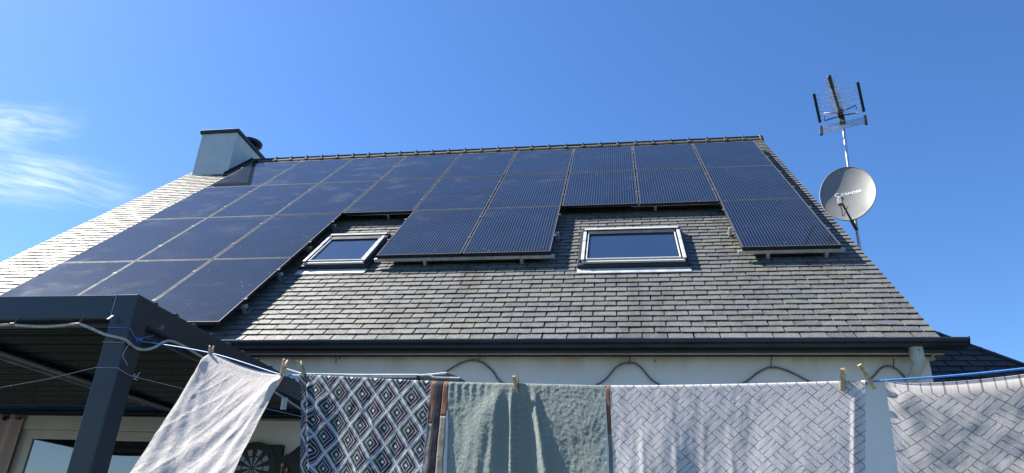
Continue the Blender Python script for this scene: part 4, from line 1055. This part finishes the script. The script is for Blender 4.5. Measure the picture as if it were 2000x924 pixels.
# hem bands are parts of the green sheet
def band(xa, xb, da, db_, mat, y0, y1, name):
    A_, B_ = line_at(xa), line_at(xb); tl_ = (B_ - A_).normalized(); nf = tl_.cross(UP).normalized()
    if nf.dot(CAM - A_) < 0: nf = -nf
    n_ = 5; k_ = int((y1 - y0) / 0.008); vs = []; uv = []
    da = Vector(da).normalized(); db_ = Vector(db_).normalized(); W = (B_ - A_).length
    for j in range(k_ + 1):
        y = y0 + (y1 - y0) * j / k_
        for i in range(n_ + 1):
            s_ = i / n_; top = line_at(xa + (xb - xa) * s_)
            zo = 0.0053 if y > 0.0 else 0.0
            p_ = top + nf * (0.0052 + 0.003 * fr(xa + s_ * W, y, 20, 3) * sm(0, .1, y) + 0.004 * math.sin(y * 9 + xa * 7) * sm(0, .2, y)) + da.lerp(db_, s_).normalized() * y
            if y == 0.0: p_ = top + UP * 0.0052
            vs.append(tuple(p_ - green.location)); uv.append((s_ * W, -y))
    me = bpy.data.meshes.new(name); me.from_pydata(vs, [], [(j * (n_ + 1) + i, j * (n_ + 1) + i + 1, (j + 1) * (n_ + 1) + i + 1, (j + 1) * (n_ + 1) + i) for j in range(k_) for i in range(n_)])
    ul = me.uv_layers.new(name='UVMap')
    for pl in me.polygons:
        pl.use_smooth = True
        for li in pl.loop_indices: ul.data[li].uv = uv[me.loops[li].vertex_index]
    me.materials.append(mat); o = link(name, me, green); 
    sd = o.modifiers.new('thick', 'SOLIDIFY'); sd.thickness = 0.0008; return o
e1, e2, e3, e4 = 1.586, 1.607, 1.639, 1.659
l1, l2, l3, l4 = lean(829, 924, e1), lean(838, 924, e2), lean(853, 924, e3), lean(868, 924, e4)
tag(band(e1, e2, l1, l2, M_rust, 0.0, 0.15, 'hem_band'), 'rust coloured upper hem'); tag(band(e1, e2, l1, l2, M_bandg, 0.151, 0.95, 'hem_band'), 'beige lower hem')
tag(band(e2, e3, l2, l3, M_bandb, 0.0, 0.95, 'hem_band'), 'black hem band')
tag(band(e3, e4, l3, l4, M_rust, 0.0, 0.12, 'hem_band'), 'rust coloured upper hem'); tag(band(e3, e4, l3, l4, M_bandg, 0.121, 0.95, 'hem_band'), 'beige lower hem')
f1, f2 = 2.2325, 2.247
tag(band(f1, f2, lean(1191, 924, f1), lean(1198, 924, f2), M_rust, 0.0, 0.15, 'hem_band'), 'rust coloured upper hem at the right edge')
tag(band(f1, f2, lean(1191, 924, f1), lean(1198, 924, f2), M_bandg, 0.151, 0.95, 'hem_band'), 'beige hem at the right edge')
# white sheet
def disp_w(x, y, W):
    f = 0.006 * math.sin(x * 11 + 1.0) * sm(0, 0.4, y) + 0.007 * fr(x, y * 0.35, 6, 3) * sm(0, 0.2, y)
    f += 0.0011 * fr(x * 1.3, y * 0.6, 26, 4) * (1 - sm(0.35, 0.65, x))
    for x0_, k_, am in ((0.10, 0.02, 0.003), (0.20, 0.05, 0.003), (0.30, -0.03, 0.002), (0.37, 0.04, 0.002)): f += am * ridgef(x - x0_ - k_ * y, 0.006 + 0.01 * y) * sm(0.02, 0.3, y)
    f -= 0.010 * sm(W - 0.022, W - 0.012, x) * sm(0.01, 0.1, y); f += 0.005 * ridgef(x - (W - 0.026), 0.004) * sm(0.01, 0.1, y)
    return f
o = sheet('bed_sheet', 2.2475, 2.925, lean(1199, 924, 2.2475), lean(1690, 924, 2.925), 0.95, M_bask, disp_w, 0.0055)
tag(o, 'white bed sheet with a fine grey basketweave print, stretched right of the green sheet', 'bed sheet', 'bed linen on the line')
def disp_r(x, y, W):
    f = 0.0
    for k_, am, wd in ((0.45, 0.006, 0.016), (1.1, 0.008, 0.022), (2.2, 0.007, 0.03)): f += am * ridgef((x - k_ * y) / math.sqrt(1 + k_ * k_), wd + 0.10 * max(0, y)) * sm(0, 0.06, math.hypot(x, y))
    f += 0.006 * math.sin(y * 14 - x * 9) * sm(0.02, 0.25, y) + 0.003 * fr(x * 0.7 + y, y * 0.8 - x * 0.4, 6, 3) * sm(0, 0.12, y) + 0.0014 * fr(x, y, 25, 3)
    return f
o = sheet('bed_sheet', 2.968, 3.60, lean(1755, 924, 2.968), DN, 0.95, M_bask2, disp_r, 0.006, sag=0.046, sag_bias=0.55, backL=0.45, uoff=0.03)
tag(o, 'loosely hung white bed sheet with basketweave print, sagging at the far right', 'bed sheet', 'bed linen on the line')

# ------------------------------------------------------------------ pegs
def peg_meshes():
    m = MB()
    pf = [(-0.004, -0.036), (0.004, -0.036), (0.0048, 0.0), (0.0045, 0.034), (0.0015, 0.036), (-0.0035, 0.02), (-0.0045, -0.01)]
    m.prism([(p, q) for p, q in pf], -0.0050, 0.0050, 'x'); a = m.mesh('prong'); a.materials.append(M_wood)
    s_ = MB()
    for k_ in range(4): s_.tube([(0.0052 + 0 * k_ - 0.0104 * (k_ % 2), 0.0045 * math.cos(t_), 0.005 + 0.0045 * math.sin(t_)) for t_ in [i * math.pi / 4 for i in range(9)]], 0.0008, 5)
    s_.tube([(-0.0052, 0, 0.005), (0.0052, 0, 0.005)], 0.0035, 8)
    s_.tube([(-0.0055, 0.0105, 0.004), (0.0055, 0.0105, 0.004)], 0.0009, 5); s_.tube([(-0.0055, -0.0105, 0.004), (0.0055, -0.0105, 0.004)], 0.0009, 5)
    b = s_.mesh('spring'); b.materials.append(M_steel); return a, b
pm, spm = peg_meshes()
def peg(px, py, px2, py2, label, side=1.0, fwd=0.0, length=0.074):
    """peg on the line where the line crosses picture column px, leaning towards picture point 2"""
    best = min(LS, key=lambda p: abs((lambda q: 1000 + FPX * q.x / -q.z)(CR.transposed() @ (p - CAM)) - px))
    # refine along spline
    pts_ = []
    for i in range(len(LS) - 1):
        for k_ in range(12): pts_.append(LS[i].lerp(LS[i + 1], k_ / 12))
    def pxo(p): q = CR.transposed() @ (p - CAM); return 1000 + FPX * q.x / -q.z
    P = min(pts_, key=lambda p: abs(pxo(p) - px))
    tl_ = (LPV[8] - LPV[0]).normalized(); nf = tl_.cross(UP).normalized()
    if nf.dot(CAM - P) < 0: nf = -nf
    dz = (CR.transposed() @ (P - CAM)).z * -1
    top = dep(px2, py2, dz - fwd); low = dep(px, py, dz)
    ax = (top - low).normalized()
    yv = (nf - ax * nf.dot(ax)).normalized(); xv = yv.cross(ax)
    R_ = Matrix((xv, yv, ax)).transposed().to_4x4()
    o = empty('clothes_peg', Matrix.Translation(low + ax * length * 0.5 - ax * 0.0 + nf * 0.004) @ R_); tag(o, label, 'clothes peg', 'clothes pegs')
    link('prong', pm, o, None, Matrix.Translation((0, 0.0065, 0)) @ Matrix.Rotation(-0.05, 4, 'X'))
    link('prong', pm, o, None, Matrix.Translation((0, -0.0065, 0)) @ Matrix.Rotation(math.pi, 4, 'Z') @ Matrix.Rotation(-0.05, 4, 'X'))
    link('spring', spm, o)
peg(411, 705, 414, 682, 'wooden peg at the top left corner of the beige pillowcase')
peg(551, 735, 559, 704, 'wooden peg at the top right corner of the beige pillowcase', fwd=-0.02)
peg(596, 733, 587, 709, 'wooden peg at the left corner of the diamond print sheet', fwd=-0.03)
peg(1014, 774, 1007, 730, 'grey weathered wooden peg in the middle of the green sheet')
peg(1647, 772, 1647, 720, 'upright wooden peg near the right edge of the tight basketweave sheet')
peg(1709, 761, 1681, 717, 'tilted wooden peg at the corner of the loose basketweave sheet', fwd=-0.02)
sk = MB(); p_ = at_y(0, 0, 0)

# ------------------------------------------------------------------ folded awning seen over the diamond sheet
aw = empty('awning', Matrix.Translation((0.9, -6.0, 2.6))); tag(aw, 'white arm and grey fabric dome of a folded parasol behind the washing', 'parasol')
awi = Matrix.Translation((-0.9, 6.0, -2.6))
Ya = -6.0
m = MB(); m.tube([at_y(560, 722, Ya), at_y(590, 731, Ya), at_y(700, 733, Ya), at_y(817, 733, Ya)], 0.009, 8); m.tube([at_y(570, 731, Ya), at_y(600, 737, Ya), at_y(700, 737, Ya), at_y(817, 736, Ya)], 0.007, 8); m.build('arm', M_arm, aw, awi)
m = MB(); m.tube([at_y(817, 734, Ya - .01), at_y(840, 732, Ya - .01), at_y(872, 729, Ya - .01)], 0.008, 8); m.tube([at_y(838, 733, Ya - .02), at_y(846, 737, Ya - .02), at_y(852, 737.5, Ya - .02), at_y(898, 738.5, Ya - .02)], 0.006, 8); m.build('rib', M_arm, aw, awi)
m = MB(); c0 = at_y(817, 737, Ya - .012); m.bar(c0 - UP * 0.02, c0 + UP * 0.012, 0.02, 0.02, up=(0, 1, 0)); m.build('joint', M_black, aw, awi)
top = [at_y(x, y, Ya + 0.02) for x, y in ((640, 736), (740, 734), (817, 733), (850, 730), (875, 728), (893, 735), (906, 744), (912, 752), (916, 765))]
vs = []; n_ = 10
for p_ in top:
    for j in range(n_ + 1):
        t_ = j / n_; vs.append(Vector((p_.x - 0.02 * t_, p_.y + 0.35 * math.sin(t_ * math.pi / 2), p_.z - 0.16 * t_ ** 2 - 0.02 * t_)))
k_ = len(top)
vs2 = [Vector((top[i].x, top[i].y - 0.002, min(top[i].z, 2.70) - 0.22)) for i in range(k_)]
b_ = len(vs)
m = MB(); m.add(vs + vs2, [(i * (n_ + 1) + j, i * (n_ + 1) + j + 1, (i + 1) * (n_ + 1) + j + 1, (i + 1) * (n_ + 1) + j) for i in range(k_ - 1) for j in range(n_)] + [(i * (n_ + 1), (i + 1) * (n_ + 1), b_ + i + 1, b_ + i) for i in range(k_ - 1)], 0, False)
m.build('canopy', M_shade, aw, awi)
m = MB(); m.tube([at_y(870, 727.5, Ya), at_y(893, 735, Ya), at_y(906, 744, Ya), at_y(912, 754, Ya)], 0.006, 6); m.build('edge_piping', M_shade, aw, awi)

# ------------------------------------------------------------------ cirrus cloud, high up on the left
t = NT('cirrus'); o_ = t.obj()
st = t.noise(t.map(o_, (0.9, 3.0, 1), (0, 0, 0), (0, 0, 0.0)), 1.2, 5, 0.5, 0.6)
st2 = t.noise(t.map(o_, (1.0, 4.5, 1), (2, 3, 0), (0, 0, 0.12)), 2.2, 5, 0.7, 0.5)
uvn = t.sep(t.uv())
ax_ = t.math('MULTIPLY', t.ramp(uvn[0], 0.0, 0.30), t.ramp(uvn[0], 1.0, 0.55)); ay_ = t.math('MULTIPLY', t.ramp(uvn[1], 0.0, 0.35), t.ramp(uvn[1], 1.0, 0.6))
al = t.math('MULTIPLY', t.math('MULTIPLY', ax_, ay_), t.math('ADD', t.ramp(st, 0.25, 0.95, 0, 0.30), t.ramp(st2, 0.45, 0.85, 0, 0.04)), None, True)
tr = t.n('ShaderNodeBsdfTransparent'); df = t.n('ShaderNodeBsdfTranslucent'); df.inputs[0].default_value = (0.5, 0.52, 0.55, 1); d2 = t.n('ShaderNodeBsdfDiffuse'); d2.inputs[0].default_value = (0.6, 0.6, 0.6, 1)
ad = t.n('ShaderNodeAddShader'); t.t.links.new(df.outputs[0], ad.inputs[0]); t.t.links.new(d2.outputs[0], ad.inputs[1])
mx = t.n('ShaderNodeMixShader'); t.put(mx.inputs[0], al); t.t.links.new(tr.outputs[0], mx.inputs[1]); t.t.links.new(ad.outputs[0], mx.inputs[2])
M_cloud = t.done(mx.outputs[0])
def cloud(name, corners, H, seed, label):
    P = [at_z(x, y, H) for x, y in corners]; n_ = 24; vs = []; uv = []
    for lay in range(2):
        for j in range(n_ + 1):
            for i in range(n_ + 1):
                u, v = i / n_, j / n_
                p_ = P[0].lerp(P[1], u).lerp(P[3].lerp(P[2], u), v); z_ = 60 * fr(u * 3 + seed, v * 3, 1.0, 3) + lay * 120
                vs.append(p_ + Vector((0, 0, z_))); uv.append((u, v))
    fs = [(l * (n_ + 1) ** 2 + j * (n_ + 1) + i, l * (n_ + 1) ** 2 + j * (n_ + 1) + i + 1, l * (n_ + 1) ** 2 + (j + 1) * (n_ + 1) + i + 1, l * (n_ + 1) ** 2 + (j + 1) * (n_ + 1) + i) for l in range(2) for j in range(n_) for i in range(n_)]
    me = bpy.data.meshes.new(name); C = sum(P, Vector()) / 4
    ex = (P[1] - P[0]); Ls = ex.length; ang = math.atan2(ex.y, ex.x)
    MM = Matrix.Translation(C) @ Matrix.Rotation(ang, 4, 'Z') @ Matrix.Diagonal((Ls / 4, Ls / 4, Ls / 4, 1)); MI = MM.inverted()
    me.from_pydata([tuple(MI @ v) for v in vs], [], fs); ul = me.uv_layers.new(name='UVMap')
    for pl in me.polygons:
        pl.use_smooth = True
        for li in pl.loop_indices: ul.data[li].uv = uv[me.loops[li].vertex_index]
    me.materials.append(M_cloud); o = link(name, me, None, None, MM); tag(o, label, 'cloud'); o.visible_shadow = True; return o
cloud('cloud', [(-260, 190), (330, 365), (320, 435), (-260, 400)], 4000, 1.0, 'wispy white cirrus streak low in the sky at the left, just above the roof slope')
cloud('cloud', [(-200, 195), (190, 215), (190, 300), (-200, 300)], 4200, 5.0, 'thin faint veil of cirrus above the bright streak at the left')
